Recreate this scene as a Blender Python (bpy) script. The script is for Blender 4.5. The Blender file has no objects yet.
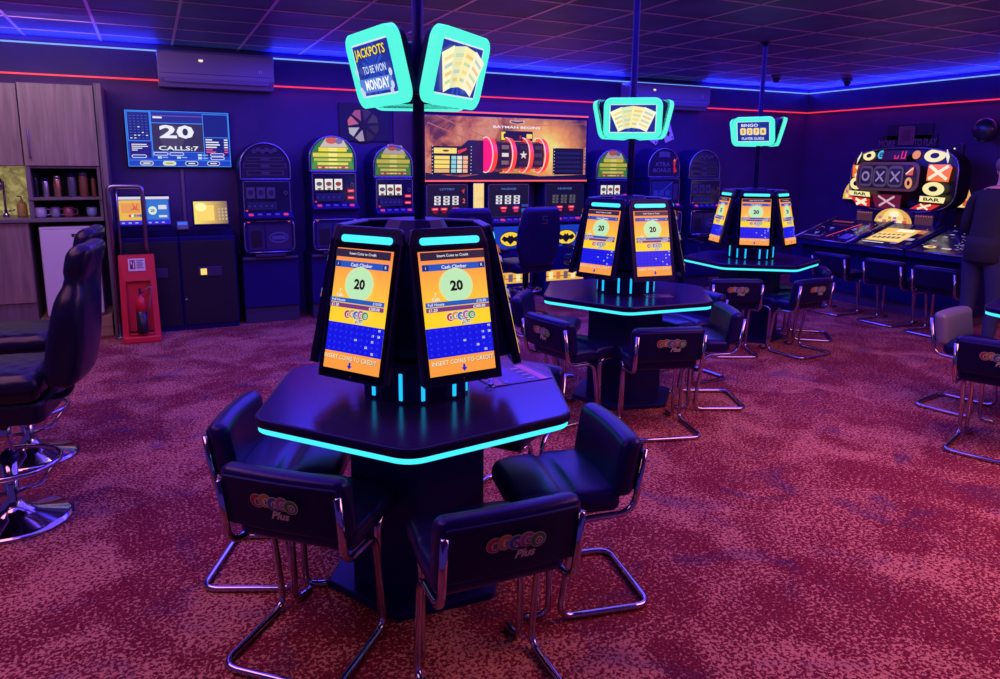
import bpy, bmesh, math, random
from mathutils import Vector, Matrix, Euler
random.seed(7)
PI = math.pi
R = math.radians
SC = bpy.context.scene
COL = SC.collection
SC.view_settings.view_transform = 'Standard'
SC.view_settings.look = 'None'

# ------------------------------------------------------------------ materials
MATS = {}
def lin(c):
    return tuple(((x/255.0)/12.92 if x/255.0 <= 0.04045 else ((x/255.0+0.055)/1.055)**2.4) for x in c)
def M(name, col, rough=0.5, metal=0.0, spec=0.5, tint=None, coat=0.0, bump=None, var=None):
    """col is an 0-255 sRGB triple"""
    if name in MATS: return MATS[name]
    m = bpy.data.materials.new(name); m.use_nodes = True
    nt = m.node_tree; b = nt.nodes['Principled BSDF']
    c = lin(col)
    b.inputs['Base Color'].default_value = (*c, 1)
    b.inputs['Roughness'].default_value = rough
    b.inputs['Metallic'].default_value = metal
    b.inputs['Specular IOR Level'].default_value = spec
    if tint: b.inputs['Specular Tint'].default_value = (*tint, 1)
    if coat: b.inputs['Coat Weight'].default_value = coat
    if var:
        sc, amt = var
        n = nt.nodes.new('ShaderNodeTexNoise'); n.inputs['Scale'].default_value = sc; n.inputs['Detail'].default_value = 4
        tc = nt.nodes.new('ShaderNodeTexCoord'); nt.links.new(tc.outputs['Object'], n.inputs['Vector'])
        r = nt.nodes.new('ShaderNodeValToRGB')
        r.color_ramp.elements[0].position = .35; r.color_ramp.elements[1].position = .65
        r.color_ramp.elements[0].color = (*[x*(1-amt) for x in c], 1); r.color_ramp.elements[1].color = (*[min(1, x*(1+amt)) for x in c], 1)
        nt.links.new(n.outputs['Fac'], r.inputs['Fac']); nt.links.new(r.outputs['Color'], b.inputs['Base Color'])
    if bump:
        sc, st = bump
        n = nt.nodes.new('ShaderNodeTexNoise'); n.inputs['Scale'].default_value = sc; n.inputs['Detail'].default_value = 3
        tc = nt.nodes.new('ShaderNodeTexCoord'); nt.links.new(tc.outputs['Object'], n.inputs['Vector'])
        bp = nt.nodes.new('ShaderNodeBump'); bp.inputs['Strength'].default_value = st; bp.inputs['Distance'].default_value = .004
        nt.links.new(n.outputs['Fac'], bp.inputs['Height']); nt.links.new(bp.outputs['Normal'], b.inputs['Normal'])
    MATS[name] = m
    return m
def E(col, s=1.0, name=None):
    """self-lit colour, 0-255 sRGB as displayed at strength 1"""
    name = name or 'lit_%02x%02x%02x_%d' % (*[int(x) for x in col], int(s*100))
    if name in MATS: return MATS[name]
    m = bpy.data.materials.new(name); m.use_nodes = True
    nt = m.node_tree
    b = nt.nodes['Principled BSDF']
    b.inputs['Base Color'].default_value = (0.004, 0.004, 0.006, 1); b.inputs['Roughness'].default_value = .35
    b.inputs['Emission Color'].default_value = (*lin(col), 1); b.inputs['Emission Strength'].default_value = s
    MATS[name] = m
    return m
def EG(name, stops, axis=1, s=1.0, lo=0., hi=1., noise=None):
    """self-lit gradient along an object axis"""
    if name in MATS: return MATS[name]
    m = bpy.data.materials.new(name); m.use_nodes = True
    nt = m.node_tree; b = nt.nodes['Principled BSDF']
    b.inputs['Base Color'].default_value = (0.004, 0.004, 0.006, 1); b.inputs['Roughness'].default_value = .3
    tc = nt.nodes.new('ShaderNodeTexCoord'); r = nt.nodes.new('ShaderNodeValToRGB')
    if noise:
        n = nt.nodes.new('ShaderNodeTexNoise'); n.inputs['Scale'].default_value = noise; n.inputs['Detail'].default_value = 5
        n.inputs['Roughness'].default_value = .65; n.inputs['Distortion'].default_value = .5
        nt.links.new(tc.outputs['Object'], n.inputs['Vector']); nt.links.new(n.outputs['Fac'], r.inputs['Fac'])
    else:
        sp = nt.nodes.new('ShaderNodeSeparateXYZ'); mr = nt.nodes.new('ShaderNodeMapRange')
        nt.links.new(tc.outputs['Object'], sp.inputs[0]); nt.links.new(sp.outputs[axis], mr.inputs['Value'])
        mr.inputs['From Min'].default_value = lo; mr.inputs['From Max'].default_value = hi
        nt.links.new(mr.outputs[0], r.inputs['Fac'])
    el = r.color_ramp.elements
    while len(el) < len(stops): el.new(.5)
    for e, (p, c) in zip(el, stops): e.position = p; e.color = (*lin(c), 1)
    nt.links.new(r.outputs['Color'], b.inputs['Emission Color']); b.inputs['Emission Strength'].default_value = s
    MATS[name] = m
    return m

# ------------------------------------------------------------------ mesh builder
_TXT = {}
def text_geo(s, bold=0.0, shear=0.0):
    k = (s, bold, shear)
    if k in _TXT: return _TXT[k]
    cu = bpy.data.curves.new('t', 'FONT'); cu.body = s; cu.align_x = 'CENTER'; cu.size = 1; cu.resolution_u = 2
    cu.offset = bold; cu.shear = shear
    o = bpy.data.objects.new('t', cu); COL.objects.link(o)
    dg = bpy.context.evaluated_depsgraph_get(); dg.update()
    me = bpy.data.meshes.new_from_object(o.evaluated_get(dg))
    vs = [tuple(v.co) for v in me.vertices]; fs = [tuple(p.vertices) for p in me.polygons]
    bpy.data.objects.remove(o); bpy.data.curves.remove(cu); bpy.data.meshes.remove(me)
    if vs:
        x0 = min(v[0] for v in vs); x1 = max(v[0] for v in vs); y0 = min(v[1] for v in vs); y1 = max(v[1] for v in vs)
        vs = [((v[0]-(x0+x1)/2), (v[1]-(y0+y1)/2), 0) for v in vs]
        dim = (x1-x0, y1-y0)
    else: dim = (1, 1)
    _TXT[k] = (vs, fs, dim)
    return _TXT[k]

def rrect(w, h, r, n=4, cx=0, cy=0):
    r = min(r, w/2-1e-5, h/2-1e-5); o = []
    for (sx, sy, a0) in ((1, -1, -90), (1, 1, 0), (-1, 1, 90), (-1, -1, 180)):
        for i in range(n+1):
            a = R(a0+90*i/n)
            o.append((cx+sx*(w/2-r)+r*math.cos(a), cy+sy*(h/2-r)+r*math.sin(a)))
    return o
def roundpoly(P, r, n=4):
    o = []; N = len(P)
    for i in range(N):
        p0, p1, p2 = Vector(P[i-1]).to_2d(), Vector(P[i]).to_2d(), Vector(P[(i+1) % N]).to_2d()
        a = (p0-p1).normalized(); b = (p2-p1).normalized()
        ang = math.acos(max(-1, min(1, a.dot(b)))); d = r/math.tan(ang/2)
        c = p1+(a+b).normalized()*(r/math.sin(ang/2))
        s, e = p1+a*d-c, p1+b*d-c
        a0 = math.atan2(s.y, s.x); a1 = math.atan2(e.y, e.x)
        da = (a1-a0+PI) % (2*PI)-PI
        for k in range(n+1):
            t = a0+da*k/n; o.append((c.x+r*math.cos(t), c.y+r*math.sin(t)))
    return o
def fillet(P, r, n=5, closed=False):
    P = [Vector(p) for p in P]; o = []; N = len(P)
    for i, p in enumerate(P):
        if not closed and i in (0, N-1): o.append(p); continue
        a = P[i-1]-p; b = P[(i+1) % N]-p
        rr = min(r, a.length*.48, b.length*.48)
        a.normalize(); b.normalize()
        s, e = p+a*rr, p+b*rr
        for k in range(n+1):
            t = k/n; o.append(s*(1-t)**2+p*2*t*(1-t)+e*t*t)
    return o

class MB:
    def __init__(s): s.v = []; s.f = []; s.m = []; s.sm = []; s.mats = []; s.X = Matrix.Identity(4)
    def mi(s, m):
        if m not in s.mats: s.mats.append(m)
        return s.mats.index(m)
    def add(s, vs, fs, m, smooth=False, X=None):
        b = len(s.v); T = s.X @ X if X is not None else s.X; i = s.mi(m)
        s.v += [tuple(T @ Vector(v)) for v in vs]
        for f in fs: s.f.append(tuple(b+k for k in f)); s.m.append(i); s.sm.append(smooth)
        return s
    def box(s, size, loc, m, rot=(0, 0, 0), bev=0.0, seg=2, X=None):
        bm = bmesh.new(); bmesh.ops.create_cube(bm, size=1)
        bmesh.ops.scale(bm, vec=size, verts=bm.verts)
        if bev: bmesh.ops.bevel(bm, geom=bm.edges[:], offset=bev, segments=seg, affect='EDGES', profile=.5)
        T = Matrix.Translation(loc) @ Euler(rot).to_matrix().to_4x4()
        if X is not None: T = X @ T
        bm.verts.index_update()
        s.add([v.co[:] for v in bm.verts], [[v.index for v in f.verts] for f in bm.faces], m, False, T); bm.free(); return s
    def bx(s, a, b, m, bev=0.0, seg=2, X=None):
        return s.box([abs(b[i]-a[i]) for i in range(3)], [(a[i]+b[i])/2 for i in range(3)], m, bev=bev, seg=seg, X=X)
    def tube(s, P, r, m, seg=8, closed=False, caps=True, X=None):
        P = [Vector(p) for p in P]; N = len(P); vs = []; fs = []
        T = []
        for i in range(N):
            a = P[(i-1) % N] if closed or i > 0 else P[i]; b = P[(i+1) % N] if closed or i < N-1 else P[i]
            T.append((b-a).normalized())
        u = T[0].orthogonal().normalized()
        for i in range(N):
            if i: u = (T[i-1].rotation_difference(T[i]) @ u)
            u = (u-T[i]*u.dot(T[i])).normalized(); w = T[i].cross(u)
            rr = r[i] if isinstance(r, (list, tuple)) else r
            for k in range(seg):
                a = 2*PI*k/seg; vs.append(P[i]+(u*math.cos(a)+w*math.sin(a))*rr)
        for i in range(N if closed else N-1):
            j = (i+1) % N
            for k in range(seg):
                l = (k+1) % seg; fs.append((i*seg+k, i*seg+l, j*seg+l, j*seg+k))
        if closed: pass
        elif caps: fs.append(tuple(reversed(range(seg)))); fs.append(tuple((N-1)*seg+k for k in range(seg)))
        return s.add(vs, fs, m, True, X)
    def lathe(s, prof, m, seg=24, X=None, smooth=True):
        vs = []; fs = []; n = len(prof)
        for (r, z) in prof:
            for k in range(seg):
                a = 2*PI*k/seg; vs.append((r*math.cos(a), r*math.sin(a), z))
        for i in range(n-1):
            for k in range(seg):
                l = (k+1) % seg; fs.append((i*seg+k, i*seg+l, (i+1)*seg+l, (i+1)*seg+k))
        if prof[0][0] > 1e-4: fs.append(tuple(reversed(range(seg))))
        if prof[-1][0] > 1e-4: fs.append(tuple((n-1)*seg+k for k in range(seg)))
        return s.add(vs, fs, m, smooth, X)
    def prism(s, P, z0, z1, m, ch=0.0, X=None, cap=True):
        """P: ccw 2-D polygon, extruded z0..z1, with chamfered rims"""
        n = len(P); c = Vector((sum(p[0] for p in P)/n, sum(p[1] for p in P)/n))
        rings = [(0, z0+ch), (0, z1-ch)] if not ch else [(ch, z0), (ch*.3, z0+ch*.3), (0, z0+ch), (0, z1-ch), (ch*.3, z1-ch*.3), (ch, z1)]
        vs = []; fs = []
        nor = []
        for i in range(n):
            a = Vector(P[i-1]).to_2d(); b = Vector(P[(i+1) % n]).to_2d(); d = (b-a).normalized(); nor.append(Vector((d.y, -d.x)))
        for (o, z) in rings:
            for i in range(n): vs.append((P[i][0]-nor[i].x*o, P[i][1]-nor[i].y*o, z))
        for j in range(len(rings)-1):
            for i in range(n):
                k = (i+1) % n; fs.append((j*n+i, j*n+k, (j+1)*n+k, (j+1)*n+i))
        if cap: fs.append(tuple(reversed(range(n)))); fs.append(tuple((len(rings)-1)*n+i for i in range(n)))
        return s.add(vs, fs, m, False, X)
    def ring(s, Po, Pi, z0, z1, m, X=None):
        """frame between two polygons with the same count"""
        n = len(Po); vs = [(*p, z0) for p in Po]+[(*p, z0) for p in Pi]+[(*p, z1) for p in Po]+[(*p, z1) for p in Pi]; fs = []
        for i in range(n):
            k = (i+1) % n
            fs += [(2*n+i, 2*n+k, 3*n+k, 3*n+i), (k, i, n+i, n+k), (i, k, 2*n+k, 2*n+i), (n+k, n+i, 3*n+i, 3*n+k)]
        return s.add(vs, fs, m, False, X)
    def cushion(s, size, r, m, n=8, fn=None, X=None):
        """soft rounded box; fn deforms each point"""
        h = Vector(size)/2; vs = {}; V = []; F = []
        def axis(hh):
            k = [-hh, -hh+r*.3, -hh+r*.7, -hh+r]
            inn = [(-hh+r)+(2*hh-2*r)*i/n for i in range(1, n)]
            return k+inn+[-a for a in reversed(k)]
        A = [axis(h[i]) for i in range(3)]
        def idx(p):
            key = tuple(round(x, 6) for x in p)
            if key not in vs:
                q = Vector([max(-(h[i]-r), min(h[i]-r, p[i])) for i in range(3)]); d = Vector(p)-q
                o = q+d.normalized()*r if d.length > 1e-9 else q
                if fn: o = Vector(fn(o.copy()))
                vs[key] = len(V); V.append(tuple(o))
            return vs[key]
        for ax in range(3):
            u, w = (ax+1) % 3, (ax+2) % 3
            for sg in (-1, 1):
                for i in range(len(A[u])-1):
                    for j in range(len(A[w])-1):
                        q = []
                        for (a, b) in ((i, j), (i+1, j), (i+1, j+1), (i, j+1)):
                            p = [0, 0, 0]; p[ax] = sg*h[ax]; p[u] = A[u][a]; p[w] = A[w][b]; q.append(idx(p))
                        F.append(tuple(q) if sg > 0 else tuple(reversed(q)))
        return s.add(V, F, m, True, X)
    def ball(s, r, loc, m, seg=16, sc=(1, 1, 1)):
        n = seg//2
        pr = [(r*math.sin(PI*i/n), -r*math.cos(PI*i/n)) for i in range(n+1)]
        pr[0] = (0.00001, -r); pr[-1] = (0.00001, r)
        return s.lathe(pr, m, seg, Matrix.Translation(loc) @ Matrix.Diagonal((*sc, 1)))
    def subdiv(s, L):
        bm = bmesh.new(); vv = [bm.verts.new(v) for v in s.v]
        for f, mi in zip(s.f, s.m):
            try: q = bm.faces.new([vv[k] for k in f]); q.material_index = mi
            except ValueError: pass
        bmesh.ops.triangulate(bm, faces=bm.faces[:])
        for _ in range(6):
            e = [e for e in bm.edges if e.calc_length() > L]
            if not e: break
            bmesh.ops.subdivide_edges(bm, edges=e, cuts=1); bmesh.ops.triangulate(bm, faces=[f for f in bm.faces if len(f.verts) > 3])
        bm.verts.index_update(); s.v = [tuple(v.co) for v in bm.verts]; s.f = [tuple(v.index for v in f.verts) for f in bm.faces]; s.m = [f.material_index for f in bm.faces]; s.sm = [False]*len(s.f); bm.free()
    def build(s, name, parent=None, label=None):
        me = bpy.data.meshes.new(name); me.from_pydata(s.v, [], s.f)
        for m in s.mats: me.materials.append(m)
        me.polygons.foreach_set('material_index', s.m); me.polygons.foreach_set('use_smooth', s.sm); me.update()
        o = bpy.data.objects.new(name, me); COL.objects.link(o)
        if parent is not None: o.parent = parent
        if label: o['label'] = label
        return o

class Panel:
    """flat artwork on a mesh: u to the right, v up, each layer a hair in front of the last"""
    def __init__(s, mb, o, U, V, eps=.0004):
        s.mb = mb; U = Vector(U).normalized(); V = Vector(V).normalized(); N = U.cross(V)
        s.T = Matrix(((U.x, V.x, N.x, o[0]), (U.y, V.y, N.y, o[1]), (U.z, V.z, N.z, o[2]), (0, 0, 0, 1))); s.k = 0; s.eps = eps
    def z(s): s.k += 1; return s.k*s.eps
    def poly(s, P, m, z=None):
        z = z or s.z(); s.mb.add([(p[0], p[1], z) for p in P], [tuple(range(len(P)))], m, False, s.T); return s
    def rect(s, x0, y0, x1, y1, m, z=None): return s.poly([(x0, y0), (x1, y0), (x1, y1), (x0, y1)], m, z)
    def rr(s, x0, y0, x1, y1, r, m): return s.poly(rrect(x1-x0, y1-y0, r, 3, (x0+x1)/2, (y0+y1)/2), m)
    def ell(s, cx, cy, rx, ry, m, n=24, z=None): return s.poly([(cx+rx*math.cos(2*PI*i/n), cy+ry*math.sin(2*PI*i/n)) for i in range(n)], m, z)
    def outl(s, x0, y0, x1, y1, w, m):
        z = s.z(); s.rect(x0, y0, x1, y0+w, m, z); s.rect(x0, y1-w, x1, y1, m, z); s.rect(x0, y0, x0+w, y1, m, z); s.rect(x1-w, y0, x1, y1, m, z); return s
    def line(s, a, b, w, m):
        d = (Vector(b)-Vector(a)).to_2d(); n = Vector((-d.y, d.x)).normalized()*w/2
        return s.poly([(a[0]-n.x, a[1]-n.y), (b[0]-n.x, b[1]-n.y), (b[0]+n.x, b[1]+n.y), (a[0]+n.x, a[1]+n.y)], m)
    def text(s, t, cx, cy, h, m, wmax=None, bold=.01, rot=0, shear=0, w=None):
        vs, fs, d = text_geo(t, bold, shear); k = h/max(d[1], 1e-6); kx = k
        if w: kx = w/d[0]
        if wmax and d[0]*kx > wmax: kx = wmax/d[0]
        c, n = math.cos(rot), math.sin(rot); z = s.z()
        s.mb.add([(cx+v[0]*kx*c-v[1]*k*n, cy+v[0]*kx*n+v[1]*k*c, z) for v in vs], fs, m, False, s.T); return s

# ------------------------------------------------------------------ scene-object helpers
def thing(name, label, cat, loc=(0, 0, 0), rz=0.0, group=None):
    o = bpy.data.objects.new(name, None); COL.objects.link(o); o.empty_display_size = .1
    o.location = loc; o.rotation_euler = (0, 0, rz); o['label'] = label; o['category'] = cat
    if group: o['group'] = group
    return o
def tag(o, label, cat, group=None):
    o['label'] = label; o['category'] = cat
    if group: o['group'] = group
    return o
def struct(mb, name):
    o = mb.build(name); o['kind'] = 'structure'; return o
def dup(root, loc, rz, label, group=None, skip=()):
    r = root.copy(); COL.objects.link(r); r.location = loc; r.rotation_euler = (0, 0, rz); r['label'] = label
    if group: r['group'] = group
    def cp(src, par):
        for ch in list(src.children):
            if ch.name.split('.')[0] in skip: continue
            c = ch.copy(); COL.objects.link(c); c.parent = par; c.matrix_parent_inverse = ch.matrix_parent_inverse; cp(ch, c)
    cp(root, r)
    return r
def mat4(o, U, V, N):
    return Matrix(((U.x, V.x, N.x, o[0]), (U.y, V.y, N.y, o[1]), (U.z, V.z, N.z, o[2]), (0, 0, 0, 1)))

# ------------------------------------------------------------------ palette
BT = (.30, .22, 1.0)  # blue room haze is put into these dark base and specular colours
BLACKPLASTIC = M('black_plastic', (17, 11, 56), .35, tint=BT)
DARKCAB = M('dark_cabinet', (24, 14, 84), .42, tint=BT)
DARKMET = M('dark_metal', (30, 20, 96), .35, .3, tint=BT)
CHROME = M('chrome', (186, 174, 205), .10, 1.0)
STEEL = M('brushed_steel', (150, 140, 170), .32, 1.0)
LEATHER = M('dark_leather', (21, 11, 70), .30, 0, .6, tint=BT, bump=(120, .12))
LEATHERB = M('black_leather_gloss', (16, 12, 44), .27, 0, .6, tint=(.6, .5, 1), bump=(60, .12))
SHELL = M('chair_back_panel', (18, 10, 58), .5, tint=BT, bump=(150, .1))
CYAN = E((84, 250, 225), 1.0, 'cyan_glow')
CYANL = E((70, 238, 255), 1.1, 'cyan_led')
CYANB = E((30, 196, 255), 1.1, 'cyan_bar')
WHITE = E((235, 240, 250), 1.0)
# ------------------------------------------------------------------ camera
H = 1.6
def _n(a):
    return Vector(a).normalized()
_Y = _n((149-500, 161-300, 731)); _X = _n((2070-500, 177-300, 731)); _Z = _X.cross(_Y).normalized()
if _Z.y > 0: _Z = -_Z
_X = _Y.cross(Vector((_Z.x, _Z.y, _Z.z)))
if _X.x < 0: _X = -_X
cam = bpy.data.cameras.new('camera'); co = bpy.data.objects.new('camera', cam); COL.objects.link(co)
cam.sensor_width = 36; cam.lens = 36*.731; cam.shift_y = -.0395; cam.clip_start = .05
co.matrix_world = Matrix(((_X.x, -_X.y, -_X.z, 0), (_Y.x, -_Y.y, -_Y.z, 0), (_Z.x, -_Z.y, -_Z.z, H), (0, 0, 0, 1)))
SC.camera = co

# ------------------------------------------------------------------ setting
CEIL = 2.695; YW = 8.03; XW = 8.74
def carpet():
    m = bpy.data.materials.new('patterned_carpet'); m.use_nodes = True; nt = m.node_tree; N = nt.nodes; L = nt.links; b = N['Principled BSDF']
    b.inputs['Roughness'].default_value = .95; b.inputs['Specular IOR Level'].default_value = .1
    tc = N.new('ShaderNodeTexCoord')
    def noise(sc, det, dist=0, rough=.5):
        n = N.new('ShaderNodeTexNoise'); n.inputs['Scale'].default_value = sc; n.inputs['Detail'].default_value = det
        n.inputs['Distortion'].default_value = dist; n.inputs['Roughness'].default_value = rough; L.new(tc.outputs['Object'], n.inputs['Vector']); return n
    def ramp(src, a, bb, c0=(0, 0, 0), c1=(1, 1, 1)):
        r = N.new('ShaderNodeValToRGB'); e = r.color_ramp.elements; e[0].position = a; e[1].position = bb; e[0].color = (*c0, 1); e[1].color = (*c1, 1)
        L.new(src, r.inputs['Fac']); return r
    def mix(f, a, c):
        x = N.new('ShaderNodeMix'); x.data_type = 'RGBA'
        L.new(f, x.inputs[0])
        for v, k in ((a, 6), (c, 7)):
            if isinstance(v, tuple): x.inputs[k].default_value = (*v, 1)
            else: L.new(v, x.inputs[k])
        return x.outputs[2]
    def mul(a, c):
        x = N.new('ShaderNodeMath'); x.operation = 'MULTIPLY'; L.new(a, x.inputs[0])
        if isinstance(c, float): x.inputs[1].default_value = c
        else: L.new(c, x.inputs[1])
        return x.outputs[0]
    def math2(op, a, c):
        x = N.new('ShaderNodeMath'); x.operation = op
        for v, k in ((a, 0), (c, 1)):
            if isinstance(v, (int, float)): x.inputs[k].default_value = v
            else: L.new(v, x.inputs[k])
        return x.outputs[0]
    big = noise(1.7, 2, 1.0).outputs['Fac']; mid_ = noise(2.6, 2, 1.4).outputs['Fac']
    fine = noise(78, 2, .5, .55).outputs['Fac']; fine2 = noise(105, 2, .3, .6).outputs['Fac']
    bias = math2('ADD', math2('MULTIPLY', math2('SUBTRACT', ramp(big, .43, .56).outputs[0], .55), .085), math2('MULTIPLY', math2('SUBTRACT', ramp(noise(3.1, 1, .8).outputs['Fac'], .44, .55).outputs[0], .5), .05))
    dens = ramp(math2('ADD', math2('ADD', fine, bias), -.01), .505, .565).outputs[0]
    purple = ramp(mid_, .55, .72).outputs[0]
    base = mix(ramp(fine2, .42, .6).outputs[0], (.115, .008, .024), (.25, .022, .050))
    base = mix(purple, base, mix(ramp(fine2, .45, .6).outputs[0], (.075, .012, .045), (.17, .028, .07)))
    dots = mix(purple, (.56, .205, .175), (.29, .11, .165))
    out = mix(dens, base, dots)
    L.new(out, b.inputs['Base Color'])
    bp = N.new('ShaderNodeBump'); bp.inputs['Strength'].default_value = .35; bp.inputs['Distance'].default_value = .006
    L.new(noise(160, 2).outputs['Fac'], bp.inputs['Height']); L.new(bp.outputs['Normal'], b.inputs['Normal'])
    return m
mb = MB(); mb.bx((-4.5, -2.5, -.1), (XW+.1, YW+.1, 0), carpet()); struct(mb, 'floor')

TILE = M('ceiling_tile', (80, 64, 158), .5, var=(2.5, .25)); TBAR = M('ceiling_t_bar', (236, 170, 215), .3, .3)
mb = MB(); mb.bx((-4.5, -2.5, CEIL), (XW+.1, YW+.1, CEIL+.1), TILE)
x = -.33-.6*6
while x < XW:
    mb.bx((x-.011, -2.5, CEIL-.004), (x+.011, YW, CEIL), TBAR); x += .601
y = 3.51-.6*9
while y < YW:
    mb.bx((-4.5, y-.011, CEIL-.004), (XW, y+.011, CEIL-.0005), TBAR); y += .594
struct(mb, 'ceiling')
WALL = M('aubergine_wall', (66, 34, 108), .6, var=(3, .12)); WALLB = M('bulkhead_paint', (60, 28, 100), .55)
mb = MB(); mb.bx((-4.5, YW, 0), (XW+.1, YW+.1, CEIL), WALL); struct(mb, 'wall_back')
mb = MB(); mb.bx((XW, -2.5, 0), (XW+.1, YW, CEIL), WALL); struct(mb, 'wall_right')
mb = MB(); mb.bx((-4.5, YW-.03, 2.655), (XW, YW, CEIL-.006), WALLB); mb.bx((XW-.03, -2.5, 2.655), (XW, YW-.03, CEIL-.006), WALLB); struct(mb, 'trim_1')
BLUELED = E((110, 150, 255), 1.3, 'blue_led'); REDLED = E((255, 50, 70), 1.15, 'red_led')
mb = MB(); mb.bx((-4.5, YW-.022, 2.632), (XW-.022, YW, 2.644), BLUELED); mb.bx((XW-.022, -2.5, 2.632), (XW, YW-.022, 2.644), BLUELED); struct(mb, 'trim_2')
mb = MB(); mb.bx((-4.5, YW-.022, 2.358), (XW-.022, YW, 2.372), REDLED); mb.bx((XW-.022, -2.5, 2.358), (XW, YW-.022, 2.372), REDLED); struct(mb, 'trim_3')
mb = MB(); mb.bx((2.47, YW-.03, 0), (2.68, YW, 2.355), M('brown_pilaster', (96, 58, 84), .6)); struct(mb, 'trim_4')

# ------------------------------------------------------------------ bingo logo
BALLC = [(205, 50, 70), (225, 150, 60), (60, 110, 190), (200, 90, 170), (70, 160, 80)]
def logo(p, cx, cy, w, lit, dim=1.0):
    """five overlapping lettered balls over a handwritten second word"""
    r = w*.135; mk = (lambda c: E(c, .9*dim)) if lit else (lambda c: M('print_%d_%d_%d' % c, tuple(int(v*dim) for v in c), .5))
    wh = mk((240, 236, 225)); bk = mk((25, 22, 30))
    for i, ch in enumerate('BINGO'):
        x = cx+(i-2)*w*.19-w*.02; y = cy+(.02 if i % 2 else -.01)*w + (i-2)*.004*w
        p.ell(x, y, r*1.12, r*1.12, wh, 18)
        p.ell(x, y, r, r, mk(BALLC[i]), 18); p.ell(x+r*.12, y-r*.1, r*.55, r*.6, wh, 14)
        p.text(ch, x+r*.12, y-r*.1, r*.75, bk, bold=.02)
    p.text('Plus', cx+w*.13, cy-w*.2, w*.19, bk, bold=.11, shear=.35)
    p.text('Plus', cx+w*.13, cy-w*.2, w*.17, wh, bold=.03, shear=.35)

# ------------------------------------------------------------------ bingo terminal tables
SCREENBG = EG('ticket_gradient', [(0, (255, 212, 40)), (.35, (255, 190, 60)), (1, (255, 140, 74))], 1, 1.0, .2, .42)
def display_art():
    m = MB(); W, Hh = .25, .4325
    p = Panel(m, (0, 0, 0), (1, 0, 0), (0, 1, 0), .00013)
    l, r_ = -W/2, W/2
    p.rect(l, 0, r_, Hh, SCREENBG)
    p.rect(l, 0, r_, .062, E((255, 158, 62), 1.0)); p.rect(l, .062, r_, .166, E((6, 18, 226), 1.0))
    dot = E((34, 52, 240), 1.0)
    for i in range(10):
        for j in range(5): p.ell(l+.014+i*.0246, .074+j*.0207, .0042, .0042, dot, 8)
    num = E((225, 230, 255), 1.0)
    for (t, i, j) in (('90', 9, 4), ('19', 8, 3), ('28', 9, 3), ('35', 8, 2), ('44', 5, 1.9), ('58', 7, .9), ('82', 8.2, 0)):
        p.text(t, l+.014+i*.0246, .074+j*.0207, .0085, num, bold=.02)
    p.text('INSERT COINS TO CREDIT', 0, .0435, .0165, E((60, 34, 90), 1.0), bold=.03, w=.236)
    p.text('INSERT COINS TO CREDIT', -.001, .0442, .0155, E((255, 236, 190), 1.0), bold=.012, w=.234)
    bl = E((20, 40, 190), 1.0); p.rect(-.0045, .018, .0045, .031, bl); p.poly([(-.011, .020), (0, .006), (.011, .020)], bl)
    dk = E((38, 30, 60), 1.0); wh = E((240, 240, 250), 1.0); bb = E((28, 84, 190), 1.0); db = E((16, 40, 120), 1.0)
    p.rect(l+.004, Hh-.032, r_-.004, Hh-.004, dk); p.text('Insert Coins to Credit', 0, Hh-.0175, .0095, wh)
    p.rect(l+.006, Hh-.069, r_-.006, Hh-.046, bb); p.rect(l+.008, Hh-.067, l+.03, Hh-.048, db); p.rect(r_-.03, Hh-.067, r_-.008, Hh-.048, db)
    p.text('Cash Climber', 0, Hh-.0575, .0125, wh, bold=.015); p.text('i', l+.019, Hh-.0575, .010, wh); p.text('R', r_-.019, Hh-.0575, .010, wh)
    p.ell(0, .308, .064, .061, E((214, 232, 160), 1.0), 32); p.ell(0, .308, .057, .055, E((190, 234, 184), 1.0), 32)
    p.text('20', .002, .308, .038, E((12, 10, 24), 1.0), bold=.045)
    p.text('7', l+.045, .281, .012, wh, bold=.02); p.text('Calls', l+.045, .265, .011, wh, bold=.015)
    p.rect(l+.005, .239, r_-.005, .255, E((30, 90, 190), 1.0)); p.rect(l+.005, .221, r_-.005, .236, E((120, 56, 130), 1.0))
    p.text('Full House', l+.043, .247, .010, wh); p.text('£10.00', r_-.035, .247, .010, wh); p.text('£1.20', l+.03, .2285, .011, wh, bold=.02); p.text('£200.00', r_-.045, .2285, .011, wh, bold=.02)
    logo(p, .008, .201, .105, True)
    return m
def terminal_parts(parent, mats4):
    """screen housing (> display, light bar) on each of the given local frames"""
    h = MB(); P = roundpoly([(-.150, -.035), (.150, -.035), (.150, .46), (.132, .515), (-.132, .515), (-.150, .46)], .016, 3)
    h.prism(P, -.034, -.004, BLACKPLASTIC, .006)
    h.prism(roundpoly([(-.12, 0), (.12, 0), (.10, .42), (-.10, .42)], .02, 3), -.075, -.030, DARKCAB, .008)
    h.add([(-.150, -.035, -.004), (.150, -.035, -.004), (.150, .46, -.004), (-.150, .46, -.004)], [(0, 1, 2, 3)], BLACKPLASTIC)
    h.ball(.003, (0, -.02, -.003), STEEL, 8)
    first = None; D = display_art(); b = MB(); b.add([(q[0], q[1], .0) for q in rrect(.226, .026, .012, 4)], [tuple(range(20))], CYANL)
    b.ring(rrect(.226, .026, .012, 4), rrect(.21, .010, .004, 4), -.004, 0, CYANL)
    for T in mats4:
        if first is None:
            o = h.build('screen_housing', parent); d = D.build('display', o); d.location = (0, 0, .0012); e = b.build('light_bar', o); e.location = (0, .468, .003); first = (o, d, e)
        else:
            o = first[0].copy(); COL.objects.link(o); o.parent = parent
            for q in first[1:]:
                c = q.copy(); COL.objects.link(c); c.parent = o
        o.matrix_local = T
TOPM = M('table_laminate', (36, 22, 84), .2, 0, .6, tint=(.35, .2, 1.0))
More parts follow.
